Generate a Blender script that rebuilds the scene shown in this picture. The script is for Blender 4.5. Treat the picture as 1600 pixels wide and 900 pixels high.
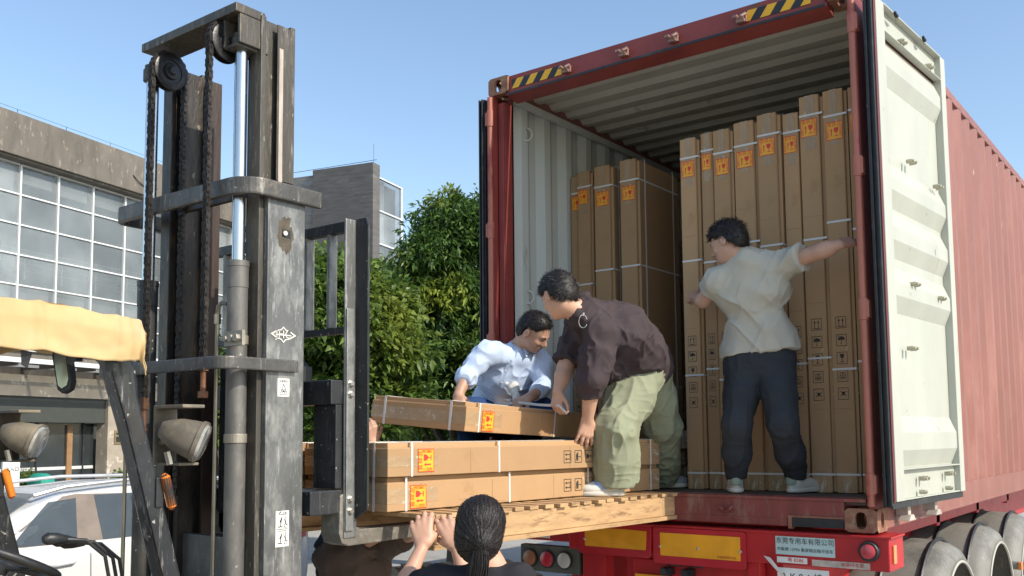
import bpy, bmesh, math, random
import numpy as np
from mathutils import Vector, Matrix, noise
random.seed(7); rng = np.random.default_rng(7)
S = bpy.context.scene
for o in list(bpy.data.objects): bpy.data.objects.remove(o)
COL = S.collection
rad = math.radians
# ------------------------------------------------------------------ camera
B = 1.35                       # underside of the container above the ground
CY, CP, CR, CF, CPY = -.647, .086, -.009, 1478., 555.
def _cam_matrix():
    cy, sy, cp, sp, cr, sr = math.cos(CY), math.sin(CY), math.cos(CP), math.sin(CP), math.cos(CR), math.sin(CR)
    f = np.array([sy*cp, cy*cp, sp]); r = np.array([cy, -sy, 0]); u = np.cross(r, f)
    return np.array([cr*r+sr*u, -sr*r+cr*u, f])
CM = _cam_matrix(); CC = np.array([3.861, -4.875, .492+B])
cam_d = bpy.data.cameras.new('camera'); cam = bpy.data.objects.new('camera', cam_d); COL.objects.link(cam)
S.camera = cam
cam_d.sensor_width = 36; cam_d.lens = CF/1600*36; cam_d.shift_y = (CPY-450)/1600
cam_d.clip_start = .05; cam_d.clip_end = 2000
mw = Matrix.Identity(4)
for i in range(3):
    mw[i][0] = CM[0][i]; mw[i][1] = CM[1][i]; mw[i][2] = -CM[2][i]; mw[i][3] = CC[i]
cam.matrix_world = mw
def ray(x, y): return CM.T @ np.array([(x-800)/CF, -(y-CPY)/CF, 1.])
def W(x, y, d):                                     # a measured image point at a chosen distance -> world metres
    return Vector(CC + d*ray(x, y))
def WP(x, y, ax, v):                                # the same on an axis plane
    d = ray(x, y); return Vector(CC + d*(v-CC[ax])/d[ax])
# ------------------------------------------------------------------ light
SUN_EL, SUN_AZ = 36., 87.          # azimuth clockwise from +y
w = bpy.data.worlds.new('World'); S.world = w; w.use_nodes = True
nt = w.node_tree; bg = nt.nodes['Background']
sky = nt.nodes.new('ShaderNodeTexSky'); sky.sky_type = 'NISHITA'; sky.sun_disc = False
sky.sun_elevation = rad(SUN_EL); sky.sun_rotation = rad(SUN_AZ); sky.air_density = 1.15; sky.dust_density = .9; sky.ozone_density = 1.8
nt.links.new(sky.outputs[0], bg.inputs[0]); bg.inputs[1].default_value = .15
sd = bpy.data.lights.new('sun', 'SUN'); sd.energy = 3.3; sd.angle = rad(.5); sd.color = (1, .92, .79)
sun = bpy.data.objects.new('sun', sd); COL.objects.link(sun)
sv = Vector((math.sin(rad(SUN_AZ))*math.cos(rad(SUN_EL)), math.cos(rad(SUN_AZ))*math.cos(rad(SUN_EL)), math.sin(rad(SUN_EL))))
sun.rotation_euler = sv.to_track_quat('Z', 'Y').to_euler(); sun.location = (8, -2, 12)
S.view_settings.view_transform = 'Standard'; S.view_settings.look = 'None'; S.view_settings.gamma = 1
S.view_settings.exposure = 0.56
S.render.engine = 'CYCLES'
S.cycles.max_bounces = 7; S.cycles.transparent_max_bounces = 8

# ------------------------------------------------------------------ materials
MATS = {}
def mat(name, col, rough=.6, metal=0., var=.15, vscale=6., col2=None, thr=.55, soft=.12, pscale=3., bump=.0, bscale=60.,
        spec=.5, stretch=(1, 1, 1), rnd=0., scratch=None, coat=0., alpha=1., trans=0., subs=0., dust=None, dthr=.5, speck=None, sth=.66, sps=70.):
    """base colour with soft variation, an optional second colour in patches (rust, dirt, wear, painted glare), scratches and bump"""
    if name in MATS: return MATS[name]
    m = bpy.data.materials.new(name); m.use_nodes = True; t = m.node_tree; N = t.nodes; L = t.links
    p = N['Principled BSDF']; tc = N.new('ShaderNodeTexCoord'); mp = N.new('ShaderNodeMapping')
    mp.inputs['Scale'].default_value = stretch; L.new(tc.outputs['Object'], mp.inputs[0]); vec = mp.outputs[0]
    def noise(sc, det=6, r=.6):
        n = N.new('ShaderNodeTexNoise'); n.inputs['Scale'].default_value = sc; n.inputs['Detail'].default_value = det
        n.inputs['Roughness'].default_value = r; L.new(vec, n.inputs['Vector']); return n.outputs[0]
    def ramp(src, a, b):
        r = N.new('ShaderNodeMapRange'); r.inputs[1].default_value = a; r.inputs[2].default_value = b; r.clamp = True
        L.new(src, r.inputs[0]); return r.outputs[0]
    def mix(f, a, b):
        x = N.new('ShaderNodeMix'); x.data_type = 'RGBA'
        if isinstance(f, float): x.inputs[0].default_value = f
        else: L.new(f, x.inputs[0])
        for i, v in ((6, a), (7, b)):
            if isinstance(v, tuple): x.inputs[i].default_value = (*v[:3], 1)
            else: L.new(v, x.inputs[i])
        return x.outputs[2]
    c = tuple(col)
    lo = tuple(v*(1-var) for v in c); hi = tuple(min(1, v*(1+var)) for v in c)
    out = mix(ramp(noise(vscale), .3, .7), lo, hi)
    if rnd:
        oi = N.new('ShaderNodeObjectInfo'); h = N.new('ShaderNodeHueSaturation')
        mr = N.new('ShaderNodeMapRange'); mr.inputs[3].default_value = 1-rnd; mr.inputs[4].default_value = 1+rnd
        L.new(oi.outputs['Random'], mr.inputs[0]); L.new(mr.outputs[0], h.inputs['Value']); L.new(out, h.inputs['Color']); out = h.outputs[0]
    rsock = None
    if col2:
        f = ramp(noise(pscale, 9, .68), thr, thr+soft); out = mix(f, out, tuple(col2))
    if dust:
        f = ramp(noise(pscale*.7+1, 7, .7), dthr, dthr+.3); out = mix(f, out, tuple(dust))
    if scratch:
        n = N.new('ShaderNodeTexNoise'); n.inputs['Scale'].default_value = 14; n.inputs['Detail'].default_value = 8; n.inputs['Roughness'].default_value = .75
        m2 = N.new('ShaderNodeMapping'); m2.inputs['Scale'].default_value = (3, 3, .35); m2.inputs['Rotation'].default_value = (.2, .1, 0)
        L.new(tc.outputs['Object'], m2.inputs[0]); L.new(m2.outputs[0], n.inputs['Vector'])
        out = mix(ramp(n.outputs[0], .56, .68), out, tuple(scratch))
    if speck:
        out = mix(ramp(noise(sps, 2, .5), sth, sth+.04), out, tuple(speck))
    L.new(out, p.inputs['Base Color'])
    rr = N.new('ShaderNodeMapRange'); rr.inputs[3].default_value = max(.02, rough-.1); rr.inputs[4].default_value = min(1, rough+.12)
    L.new(noise(vscale*2.3), rr.inputs[0]); L.new(rr.outputs[0], p.inputs['Roughness'])
    p.inputs['Metallic'].default_value = metal; p.inputs['Specular IOR Level'].default_value = spec
    p.inputs['Coat Weight'].default_value = coat; p.inputs['Alpha'].default_value = alpha
    p.inputs['Transmission Weight'].default_value = trans
    if subs:
        p.inputs['Subsurface Weight'].default_value = subs; p.inputs['Subsurface Radius'].default_value = (.02, .008, .004)
    if bump:
        b = N.new('ShaderNodeBump'); b.inputs['Strength'].default_value = bump; b.inputs['Distance'].default_value = .01
        L.new(noise(bscale, 5), b.inputs['Height']); L.new(b.outputs[0], p.inputs['Normal'])
    MATS[name] = m; return m

red_side = mat('container_red', (.255, .098, .076), .5, speck=(.42, .30, .26), sth=.74, sps=26, var=.14, vscale=2.5, col2=(.36, .16, .13), thr=.52, soft=.25, pscale=1.6, bump=.05, bscale=25, dust=(.44, .22, .17), dthr=.55, stretch=(1, 1, .35))
red_frame = mat('container_frame_red', (.235, .042, .035), .5, var=.2, vscale=5, col2=(.13, .055, .035), thr=.6, soft=.1, pscale=5, bump=.1, bscale=50)
red_sill = mat('container_sill_red', (.20, .045, .035), .6, var=.3, vscale=6, col2=(.26, .17, .12), thr=.5, soft=.18, pscale=9, bump=.15, bscale=60, stretch=(1, 1, .25))
rust = mat('rusty_casting', (.26, .12, .07), .7, var=.3, vscale=14, col2=(.34, .22, .13), thr=.52, soft=.1, pscale=12, bump=.3, bscale=80)
bright_red = mat('trailer_red', (.42, .014, .018), .4, var=.2, vscale=5, col2=(.22, .035, .025), thr=.6, soft=.12, pscale=4, bump=.04, dust=(.33, .12, .09), dthr=.62)
white_door = mat('door_cream_paint', (.44, .45, .385), .5, var=.07, vscale=3, col2=(.36, .32, .24), thr=.62, soft=.1, pscale=4, speck=(.24, .19, .13), sth=.74, sps=22, bump=.03, bscale=30, stretch=(1, 1, .5))
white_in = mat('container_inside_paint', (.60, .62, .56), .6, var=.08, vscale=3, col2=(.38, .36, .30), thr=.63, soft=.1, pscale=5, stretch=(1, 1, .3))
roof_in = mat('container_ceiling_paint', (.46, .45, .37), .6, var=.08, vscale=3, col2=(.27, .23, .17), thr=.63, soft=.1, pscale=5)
black_rub = mat('black_rubber', (.018, .02, .022), .45, var=.3, vscale=20, dust=(.10, .10, .09), dthr=.55, bump=.1)
black_steel = mat('black_painted_steel', (.030, .032, .034), .42, metal=.25, var=.3, vscale=8, scratch=(.13, .13, .13), bump=.12, bscale=45, dust=(.10, .085, .06), dthr=.55, speck=(.32, .31, .28), sth=.70, sps=55)
worn_steel = mat('worn_grey_steel', (.15, .152, .148), .42, metal=.45, var=.3, vscale=5, col2=(.30, .30, .28), thr=.48, soft=.14, pscale=8, stretch=(1, 1, .5), scratch=(.5, .5, .47), bump=.16, bscale=40, dust=(.19, .17, .13), dthr=.56, speck=(.32, .31, .28), sth=.70, sps=55)
greasy = mat('greasy_brown_steel', (.042, .036, .030), .4, metal=.3, var=.4, vscale=14, speck=(.2, .17, .13), sth=.7, sps=45, col2=(.09, .058, .036), thr=.52, soft=.1, pscale=9, bump=.5, bscale=30, stretch=(1, 1, .4))
guard_steel = mat('scuffed_guard_steel', (.085, .082, .076), .45, metal=.35, var=.3, vscale=9, col2=(.19, .15, .11), thr=.56, soft=.1, pscale=10, scratch=(.27, .26, .24), bump=.2, bscale=40, speck=(.32, .31, .28), sth=.70, sps=55)
chain_m = mat('oily_chain', (.038, .031, .027), .38, metal=.6, var=.5, vscale=25, col2=(.15, .085, .05), thr=.6, soft=.1, pscale=6, bump=.1)
chrome = mat('chrome_rod', (.60, .61, .62), .22, metal=1., var=.05)
barrel_m = mat('dusty_cylinder', (.13, .125, .115), .5, metal=.3, var=.3, vscale=7, col2=(.21, .20, .175), thr=.48, soft=.18, pscale=9, bump=.1, bscale=50, stretch=(1, 1, .5), speck=(.32, .31, .28), sth=.70, sps=55)
brass_m = mat('dull_pipe', (.33, .29, .22), .4, metal=.7, var=.2)
bolt_m = mat('bright_bolt', (.55, .52, .46), .35, metal=.8, var=.2)
card = mat('cardboard', (.43, .268, .140), .78, var=.06, vscale=3, bump=.10, bscale=35, rnd=.13, spec=.2, speck=(.60, .44, .28), sth=.76, sps=16, col2=(.35, .205, .10), thr=.6, soft=.15, pscale=5)
card_dark = mat('cardboard_edge', (.34, .20, .10), .8, var=.1, vscale=5, rnd=.07, spec=.2)
tape_m = mat('clear_tape', (.50, .35, .20), .18, var=.15, vscale=12, bump=.5, bscale=26, spec=.6, rnd=.05, alpha=.62, col2=(.74, .66, .54), thr=.58, soft=.02, pscale=26, stretch=(1, 1, .4))  # pale second colour is glare streaks painted into the tape
strap_m = mat('white_strap', (.72, .70, .66), .4, var=.06, alpha=.9)
yel_m = mat('sticker_yellow', (.84, .41, .03), .5, var=.04)
redink = mat('sticker_red', (.66, .035, .025), .5, var=.08)
ink = mat('black_ink', (.035, .028, .024), .7, var=.2)
wood = mat('pallet_wood', (.48, .305, .155), .75, var=.22, vscale=4, col2=(.27, .16, .085), thr=.54, soft=.1, pscale=6, speck=(.22, .13, .08), sth=.72, sps=14, bump=.25, bscale=18, spec=.2, stretch=(5, .7, 5), rnd=.12)
wood_old = mat('old_pallet_wood', (.30, .19, .11), .8, var=.3, vscale=4, bump=.25, bscale=18, spec=.2, stretch=(.8, 5, 5), rnd=.2)
orange_m = mat('orange_reflector', (.82, .36, .02), .35, var=.12, vscale=8, col2=(.45, .24, .06), thr=.55, soft=.2, pscale=5)
grey_mud = mat('dusty_mudguard', (.215, .205, .18), .6, var=.14, vscale=4, col2=(.10, .098, .09), thr=.50, soft=.2, pscale=3, scratch=(.33, .31, .27), bump=.08)
tyre_m = mat('dusty_tyre', (.10, .095, .085), .85, var=.3, vscale=14, dust=(.27, .25, .21), dthr=.42, bump=.15)
rim_m = mat('dusty_rim', (.48, .47, .42), .55, var=.2, vscale=12, col2=(.26, .2, .14), thr=.58, soft=.1, pscale=9)
skin = mat('skin', (.57, .33, .225), .5, var=.07, vscale=18, subs=.12, bump=.05, bscale=160)
skin_d = mat('tanned_skin', (.50, .29, .20), .5, var=.08, vscale=18, subs=.1, bump=.05, bscale=160)
hair_m = mat('black_hair', (.014, .011, .010), .5, var=.5, vscale=60, spec=.4, stretch=(1, 1, .15))
hair_w = mat('dark_hair', (.014, .010, .009), .42, var=.6, vscale=90, spec=.45, bump=.6, bscale=90, stretch=(1.6, 1.6, .10))
def fabric(n, c, v=.1, sc=300, **k): return mat(n, c, .85, var=v, vscale=5, bump=.12, bscale=sc, spec=.25, **k)
blue_shirt = fabric('pale_blue_cotton', (.52, .62, .80), .04)
brown_jacket = fabric('plum_brown_nylon', (.060, .044, .047), .1)
green_pants = fabric('sage_cotton_twill', (.27, .285, .19), .12)
cream_tee = fabric('cream_jersey', (.46, .435, .36), .05)
navy_pants = fabric('navy_sport_fabric', (.033, .037, .044), .15)
denim = fabric('blue_denim', (.025, .06, .16), .25)
black_tee = fabric('washed_black_jersey', (.022, .022, .026), .2)
dark_jacket = fabric('dark_grey_fabric', (.030, .031, .036), .2)
brown_coat = fabric('brown_worker_cotton', (.10, .072, .058), .15)
shoe_w = mat('off_white_shoe', (.60, .58, .52), .6, var=.08, bump=.05)
shoe_g = mat('sage_shoe_patch', (.24, .29, .23), .7)
shoe_b = mat('faded_blue_suede', (.22, .32, .50), .8)
cloth_y = mat('yellow_tarpaulin', (.54, .385, .19), .75, spec=.2, var=.12, vscale=5, dust=(.50, .40, .27), dthr=.5, col2=(.30, .20, .12), thr=.66, soft=.05, pscale=6, bump=.1, bscale=14)
glass_d = mat('car_glass', (.07, .09, .10), .06, var=.1, alpha=.8, spec=.8)
car_w = mat('white_car_paint', (.62, .62, .60), .3, var=.03, coat=.7, dust=(.50, .47, .42), dthr=.6)
lamp_glass = mat('dusty_lamp_glass', (.30, .30, .28), .15, var=.3, vscale=20, coat=1.)
lamp_body = mat('dusty_lamp_shell', (.13, .112, .085), .65, var=.2, dust=(.34, .29, .21), dthr=.45)
amber = mat('amber_lens', (.80, .22, .02), .25, var=.15, coat=.6)
red_lens = mat('red_lens', (.45, .02, .04), .25, var=.2, coat=.6, dust=(.40, .17, .15), dthr=.5)
clear_lens = mat('clear_lens', (.50, .49, .46), .3, var=.1, coat=.5)
brown_lens = mat('brown_lens', (.33, .13, .06), .4, var=.15, coat=.4)
teal_plate = mat('pale_teal_plate', (.44, .58, .56), .5, var=.06, col2=(.35, .42, .38), thr=.6, soft=.1, pscale=8)
white_pl = mat('white_sticker', (.72, .72, .68), .5, var=.06)
conc_t = mat('tan_concrete', (.155, .138, .115), .85, var=.25, vscale=2.2, col2=(.105, .093, .078), thr=.50, soft=.2, pscale=2.5, bump=.25, bscale=9, stretch=(1, 1, .4), speck=(.25, .22, .18), sth=.64, sps=12)
brick_d = mat('dark_slate_cladding', (.115, .11, .105), .8, var=.25, vscale=6, bump=.3, bscale=10, stretch=(.35, .35, 2.6), col2=(.17, .165, .16), thr=.56, soft=.1, pscale=4)
marble = mat('veined_brown_stone', (.36, .31, .245), .5, var=.12, vscale=3, col2=(.58, .52, .43), thr=.57, soft=.03, pscale=5)
glassf = mat('facade_glass', (.27, .30, .31), .06, var=.4, vscale=.6, alpha=.48, spec=1., rnd=.35)
alu = mat('white_mullion', (.66, .68, .68), .45, var=.03)
blind = mat('pale_blind', (.62, .63, .60), .8, var=.04)
interior = mat('dim_interior', (.26, .28, .28), .9, var=.2, vscale=1)
dark_glass = mat('dark_shop_glass', (.035, .045, .048), .06, var=.3, vscale=2, alpha=.75, spec=.8)
fascia = mat('dark_fascia', (.055, .06, .052), .45, var=.1)
teal_m = mat('teal_plastic', (.02, .34, .24), .35, var=.05)
concrete_g = mat('pale_concrete_ground', (.40, .385, .35), .9, var=.12, vscale=.8, col2=(.30, .29, .27), thr=.52, soft=.2, pscale=1.1, bump=.15, bscale=12)
asph = mat('asphalt', (.07, .07, .07), .9, var=.2, vscale=3, bump=.2, bscale=40)
bark = mat('bark', (.12, .09, .065), .9, var=.3, bump=.6, bscale=12)
birdm = mat('bird_black', (.012, .012, .014), .7)
white_eye = mat('eye_white', (.7, .68, .64), .2, var=.02)
def leaf_mat(name, dark, light, young, yscale=.9):
    m = bpy.data.materials.new(name); m.use_nodes = True; t = m.node_tree; N = t.nodes; L = t.links
    p = N['Principled BSDF']; g = N.new('ShaderNodeNewGeometry'); r = N.new('ShaderNodeValToRGB')
    r.color_ramp.elements[0].color = (*dark, 1); r.color_ramp.elements[1].color = (*light, 1)
    L.new(g.outputs['Random Per Island'], r.inputs[0])
    n = N.new('ShaderNodeTexNoise'); n.inputs['Scale'].default_value = yscale; n.inputs['Detail'].default_value = 4
    tc = N.new('ShaderNodeTexCoord'); L.new(tc.outputs['Object'], n.inputs['Vector'])
    mr = N.new('ShaderNodeMapRange'); mr.inputs[1].default_value = .53; mr.inputs[2].default_value = .68; L.new(n.outputs[0], mr.inputs[0])
    x = N.new('ShaderNodeMix'); x.data_type = 'RGBA'; L.new(mr.outputs[0], x.inputs[0]); L.new(r.outputs[0], x.inputs[6]); x.inputs[7].default_value = (*young, 1)
    L.new(x.outputs[2], p.inputs['Base Color']); p.inputs['Roughness'].default_value = .42; p.inputs['Specular IOR Level'].default_value = .5
    tr = N.new('ShaderNodeBsdfTranslucent'); hs = N.new('ShaderNodeHueSaturation'); hs.inputs['Value'].default_value = 1.6; L.new(x.outputs[2], hs.inputs['Color']); L.new(hs.outputs[0], tr.inputs[0])
    ms = N.new('ShaderNodeMixShader'); ms.inputs[0].default_value = .3; L.new(p.outputs[0], ms.inputs[1]); L.new(tr.outputs[0], ms.inputs[2])
    L.new(ms.outputs[0], N['Material Output'].inputs[0]); return m
leafA = leaf_mat('mango_leaves', (.035, .08, .02), (.115, .20, .04), (.32, .38, .06), .9)
leafB = leaf_mat('broad_leaves', (.045, .095, .02), (.16, .24, .04), (.28, .33, .06), .8)
leafH = leaf_mat('hedge_leaves', (.05, .10, .02), (.12, .18, .04), (.22, .25, .06), 3)

# ------------------------------------------------------------------ mesh builder
class MB:
    def __init__(s): s.v = []; s.f = []; s.m = []
    def add(s, vs, fs, mi=0, M=None):
        n = len(s.v)
        s.v += [tuple(M @ Vector(v)) if M is not None else tuple(v) for v in vs]
        s.f += [tuple(i+n for i in f) for f in fs]; s.m += [mi]*len(fs); return s
    def box(s, x0, x1, y0, y1, z0, z1, mi=0, M=None):
        v = [(x0,y0,z0),(x1,y0,z0),(x1,y1,z0),(x0,y1,z0),(x0,y0,z1),(x1,y0,z1),(x1,y1,z1),(x0,y1,z1)]
        return s.add(v, [(0,3,2,1),(4,5,6,7),(0,1,5,4),(1,2,6,5),(2,3,7,6),(3,0,4,7)], mi, M)
    def prism(s, pts, a, b, mi=0, M=None):           # pts: ring of 3D points, extruded from +a to +b vectors
        n = len(pts); a = Vector(a); b = Vector(b)
        v = [Vector(p)+a for p in pts]+[Vector(p)+b for p in pts]
        f = [tuple(range(n))[::-1], tuple(range(n, 2*n))]+[(i, (i+1)%n, n+(i+1)%n, n+i) for i in range(n)]
        return s.add(v, f, mi, M)
    def tube(s, pts, r, n=10, mi=0, cap=True, M=None, closed=False):
        pts = [Vector(p) for p in pts]; k = len(pts); rs = r if isinstance(r, (list, tuple)) else [r]*k
        vs = []; up = None
        for i, p in enumerate(pts):
            d = (pts[(i+1)%k]-pts[i-1]) if closed else (pts[min(i+1, k-1)]-pts[max(i-1, 0)]); d.normalize()
            if up is None: up = d.orthogonal().normalized()
            up = (up-d*up.dot(d)).normalized(); q = d.cross(up)
            vs += [p+rs[i]*(math.cos(2*math.pi*j/n)*up+math.sin(2*math.pi*j/n)*q) for j in range(n)]
        fs = [(i*n+j, i*n+(j+1)%n, ((i+1)%k)*n+(j+1)%n, ((i+1)%k)*n+j) for i in range(k if closed else k-1) for j in range(n)]
        if cap and not closed: fs += [tuple(range(n))[::-1], tuple(range((k-1)*n, k*n))]
        return s.add(vs, fs, mi, M)
    def bar(s, pts, w, h, mi=0, side=Vector((0, 0, 1))):   # rectangular section swept along pts; h along side
        pts = [Vector(p) for p in pts]; k = len(pts); vs = []; side = Vector(side)
        for i, p in enumerate(pts):
            d = (pts[min(i+1, k-1)]-pts[max(i-1, 0)]).normalized(); sd_ = (side-d*side.dot(d)).normalized(); q = d.cross(sd_)
            sc = 1.
            vs += [p+q*w/2*a*sc+sd_*h/2*b for a, b in ((-1,-1),(1,-1),(1,1),(-1,1))]
        fs = [(i*4+j, i*4+(j+1)%4, (i+1)*4+(j+1)%4, (i+1)*4+j) for i in range(k-1) for j in range(4)]+[(3,2,1,0), tuple(range((k-1)*4, k*4))]
        return s.add(vs, fs, mi)
    def lathe(s, c, ax, prof, n=24, mi=0):          # prof: (dist along ax, radius)
        c = Vector(c); ax = Vector(ax).normalized(); u = ax.orthogonal().normalized(); q = ax.cross(u); vs = []
        for h, r in prof: vs += [c+ax*h+r*(math.cos(2*math.pi*j/n)*u+math.sin(2*math.pi*j/n)*q) for j in range(n)]
        k = len(prof)
        fs = [(i*n+j, i*n+(j+1)%n, (i+1)*n+(j+1)%n, (i+1)*n+j) for i in range(k-1) for j in range(n)]+[tuple(range(n))[::-1], tuple(range((k-1)*n, k*n))]
        return s.add(vs, fs, mi)
    def build(s, name, mats, parent=None, smooth=False, bevel=0., local=False, segs=2):
        me = bpy.data.meshes.new(name); off = Vector((0, 0, 0))
        if parent is not None and not local:
            p = parent
            while p is not None: off += p.location; p = p.parent
        me.from_pydata([tuple(Vector(v)-off) for v in s.v], [], s.f)
        ml = mats if isinstance(mats, (list, tuple)) else [mats]
        for m in ml: me.materials.append(m)
        if len(ml) > 1: me.polygons.foreach_set('material_index', s.m)
        bm = bmesh.new(); bm.from_mesh(me); bmesh.ops.recalc_face_normals(bm, faces=bm.faces)
        if bevel:
            es = [e for e in bm.edges if len(e.link_faces) == 2 and e.calc_face_angle(0) > .6]
            bmesh.ops.bevel(bm, geom=es, offset=bevel, segments=segs, affect='EDGES', profile=.6, clamp_overlap=True)
        if smooth:
            for f in bm.faces: f.smooth = True
            for e in bm.edges:
                if len(e.link_faces) == 2 and e.calc_face_angle(0) > .7: e.smooth = False
        bm.to_mesh(me); bm.free()
        o = bpy.data.objects.new(name, me); COL.objects.link(o)
        if parent is not None: o.parent = parent
        return o
def tag(o, label=None, cat=None, group=None, kind=None):
    for k, v in (('label', label), ('category', cat), ('group', group), ('kind', kind)):
        if v: o[k] = v
    return o
def thing(name, label, cat, loc=(0, 0, 0), group=None):
    o = bpy.data.objects.new(name, None); COL.objects.link(o); o.location = loc; o.empty_display_size = .1
    return tag(o, label, cat, group)
def copy_tree(o, parent=None):
    c = o.copy(); COL.objects.link(c); c.parent = parent
    for ch in list(o.children): copy_tree(ch, c)
    return c
_tc = {}
def text_polys(body, size):
    k = (body, size)
    if k in _tc: return _tc[k]
    c = bpy.data.curves.new('t', 'FONT'); c.body = body; c.size = size; c.align_x = 'CENTER'; c.align_y = 'CENTER'; c.resolution_u = 2
    o = bpy.data.objects.new('t', c); COL.objects.link(o); dg = bpy.context.evaluated_depsgraph_get(); dg.update()
    m = o.evaluated_get(dg).to_mesh(); r = ([tuple(v.co) for v in m.vertices], [tuple(p.vertices) for p in m.polygons])
    o.evaluated_get(dg).to_mesh_clear(); bpy.data.objects.remove(o); bpy.data.curves.remove(c); _tc[k] = r; return r
def frame(o, right, up):                            # matrix whose xy plane is the writing plane
    r = Vector(right).normalized(); u = Vector(up).normalized(); n = r.cross(u)
    m = Matrix.Identity(4)
    for i in range(3): m[i][0] = r[i]; m[i][1] = u[i]; m[i][2] = n[i]; m[i][3] = o[i]
    return m
# ------------------------------------------------------------------ ground and road
g = MB(); n = 24; R_ = 600
g.add([(-R_, -R_, 0), (R_, -R_, 0), (R_, R_, 0), (-R_, R_, 0)], [(0, 1, 2, 3)])
o = g.build('ground', concrete_g); tag(o, kind='structure')
g = MB(); g.add([(-11.5, -60, .004), (-6.8, -60, .004), (-14.0, 60, .004), (-19, 60, .004)], [(0, 1, 2, 3)])
tag(g.build('road', asph), kind='structure')
g = MB(); g.prism([(-14.2, -30, 0), (-12.6, -30, 0), (-19.6, 28, 0), (-22, 28, 0)], (0, 0, 0), (0, 0, .12)); tag(g.build('pavement', concrete_g, bevel=.01), kind='structure')

# ------------------------------------------------------------------ shipping container
CW, CH, CL = 2.438, 2.896, 12.19
cont = thing('shipping_container', 'red corrugated shipping container with open rear doors, loaded with tall cartons', 'shipping container', (CW/2, 3, B))
FZ = B+.165
def corr(n0, n1, per=.278, dep=.034, a=.072, s=.068):
    pts = []; t = n0
    while t < n1:
        pts += [(t, 0), (t+a, 0), (t+a+s, dep), (t+2*a+s, dep)]; t += per
    return [(min(p, n1), d) for p, d in pts]+[(n1, 0)]
for side, xo in (('r', CW-.004), ('l', .004)):
    sg = -1 if side == 'r' else 1
    for nm, off, mt in (('side_wall', 0, red_side), ('wall_lining', .006, white_in)):
        m = MB(); pr = corr(.17, CL-.17); vs = []; fs = []
        for (y, d) in pr: x = xo+sg*(d+off); vs += [(x, y, B+.16), (x, y, B+CH-.065)]
        fs = [(2*i, 2*i+1, 2*i+3, 2*i+2) for i in range(len(pr)-1)]; m.add(vs, fs); m.build(nm, mt, cont)
    m = MB(); x0, x1 = sorted((xo, xo+sg*.06)); m.box(x0, x1, .16, CL-.16, B+CH-.075, B+CH-.012); m.build('top_rail', red_side, cont, bevel=.006)
    x0, x1 = sorted((xo, xo+sg*.045)); m = MB(); m.box(x0, x1, .178, CL-.178, B+.02, B+.165)
    x0, x1 = sorted((xo+sg*-.004, xo+sg*.01)); m.box(x0, x1, .178, CL-.178, B+.008, B+.03); m.build('bottom_rail', red_side, cont, bevel=.004)
    x0, x1 = sorted((xo+sg*.045, xo+sg*.075)); m = MB(); m.box(x0, x1, .17, CL-.2, B+CH-.12, B+CH-.078); m.build('inner_rail', white_in, cont)
m = MB(); pr = corr(.14, CL-.14, .209, .030, .060, .035); vs = []
for (y, d) in pr: vs += [(.06, y, B+CH-.014-d), (CW-.06, y, B+CH-.014-d)]
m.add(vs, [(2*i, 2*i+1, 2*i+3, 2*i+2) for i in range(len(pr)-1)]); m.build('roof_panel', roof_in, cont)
m = MB(); m.box(.05, CW-.05, .03, CL-.1, B+.13, FZ-.003); m.build('floor_board', mat('container_floor', (.10, .075, .06), .7, var=.3, vscale=4, bump=.1, dust=(.16, .14, .12)), cont)
m = MB(); m.box(.06, CW-.06, CL-.12, CL-.05, B+.1, B+CH-.1); m.build('front_wall', white_in, cont)
for y in np.arange(.6, CL-.3, .6): pass
m = MB()
for y in np.arange(.45, CL-.3, .42): m.box(.06, CW-.06, y, y+.045, B+.02, B+.128)
m.build('cross_member', red_frame, cont)
# rear frame
m = MB(); m.box(.15, CW-.15, .018, .10, B+CH-.120, B+CH-.004); m.prism([(.15, .004, B+CH-.140), (.15, .12, B+CH-.165), (.15, .12, B+CH-.120), (.15, .004, B+CH-.122)], (0, 0, 0), (CW-.30, 0, 0))
hd = m.build('rear_header', red_frame, cont, bevel=.004)
m = MB(); m.box(.16, CW-.16, .0, .004, B+CH-.141, B+CH-.126); m.build('drip_edge', black_rub, hd)
for x0, nn in ((.185, 5), (1.80, 5)):
    m = MB(); w_ = .40; z0, z1 = B+CH-.098, B+CH-.036
    m.box(x0, x0+w_, .0145, .0165, z0, z1, 0); k = 7; st = w_/k
    for i in range(k):
        if i % 2 == 0:
            a = x0+i*st; b = min(a+st, x0+w_)
            m.add([(a, .0135, z0), (b, .0135, z0), (min(b+.045, x0+w_), .0135, z1), (min(a+.045, x0+w_), .0135, z1)], [(0, 1, 2, 3)], 1)
    hz = m.build('hazard_tape', [mat('tape_black', (.02, .022, .03), .5), mat('tape_yellow', (.80, .42, .02), .5, var=.06)], hd)
KZ = .018
for x in (.63, 1.05, 1.385, 1.81):                   # lock rod keepers
    m = MB(); m.box(x-.03, x+.03, -.004, .018, B+CH-.118, B+CH-.075); m.tube([(x-.038, -.022, B+CH-.085), (x-.014, -.034, B+CH-.09), (x-.012, -.008, B+CH-.105)], .010, 8); m.tube([(x+.034, -.016, B+CH-.082), (x+.016, -.034, B+CH-.094), (x+.012, -.006, B+CH-.112)], .012, 8)
    m.box(x-.024, x+.026, -.02, -.002, B+CH-.122, B+CH-.105)
    m.v = [(a_[0], a_[1], a_[2]+KZ) for a_ in m.v]; m.build('rod_keeper', mat('scuffed_keeper', (.33, .19, .15), .5, metal=.4, var=.3, scratch=(.6, .55, .5)), cont, bevel=.004)
m = MB(); m.box(.16, CW-.162, .004, .05, B+.045, FZ-.018)
m.box(.16, 1.98, .0, .006, B+.012, B+.052); m.box(.05, CW-.05, .0, .14, FZ-.018, FZ-.001)
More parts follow.
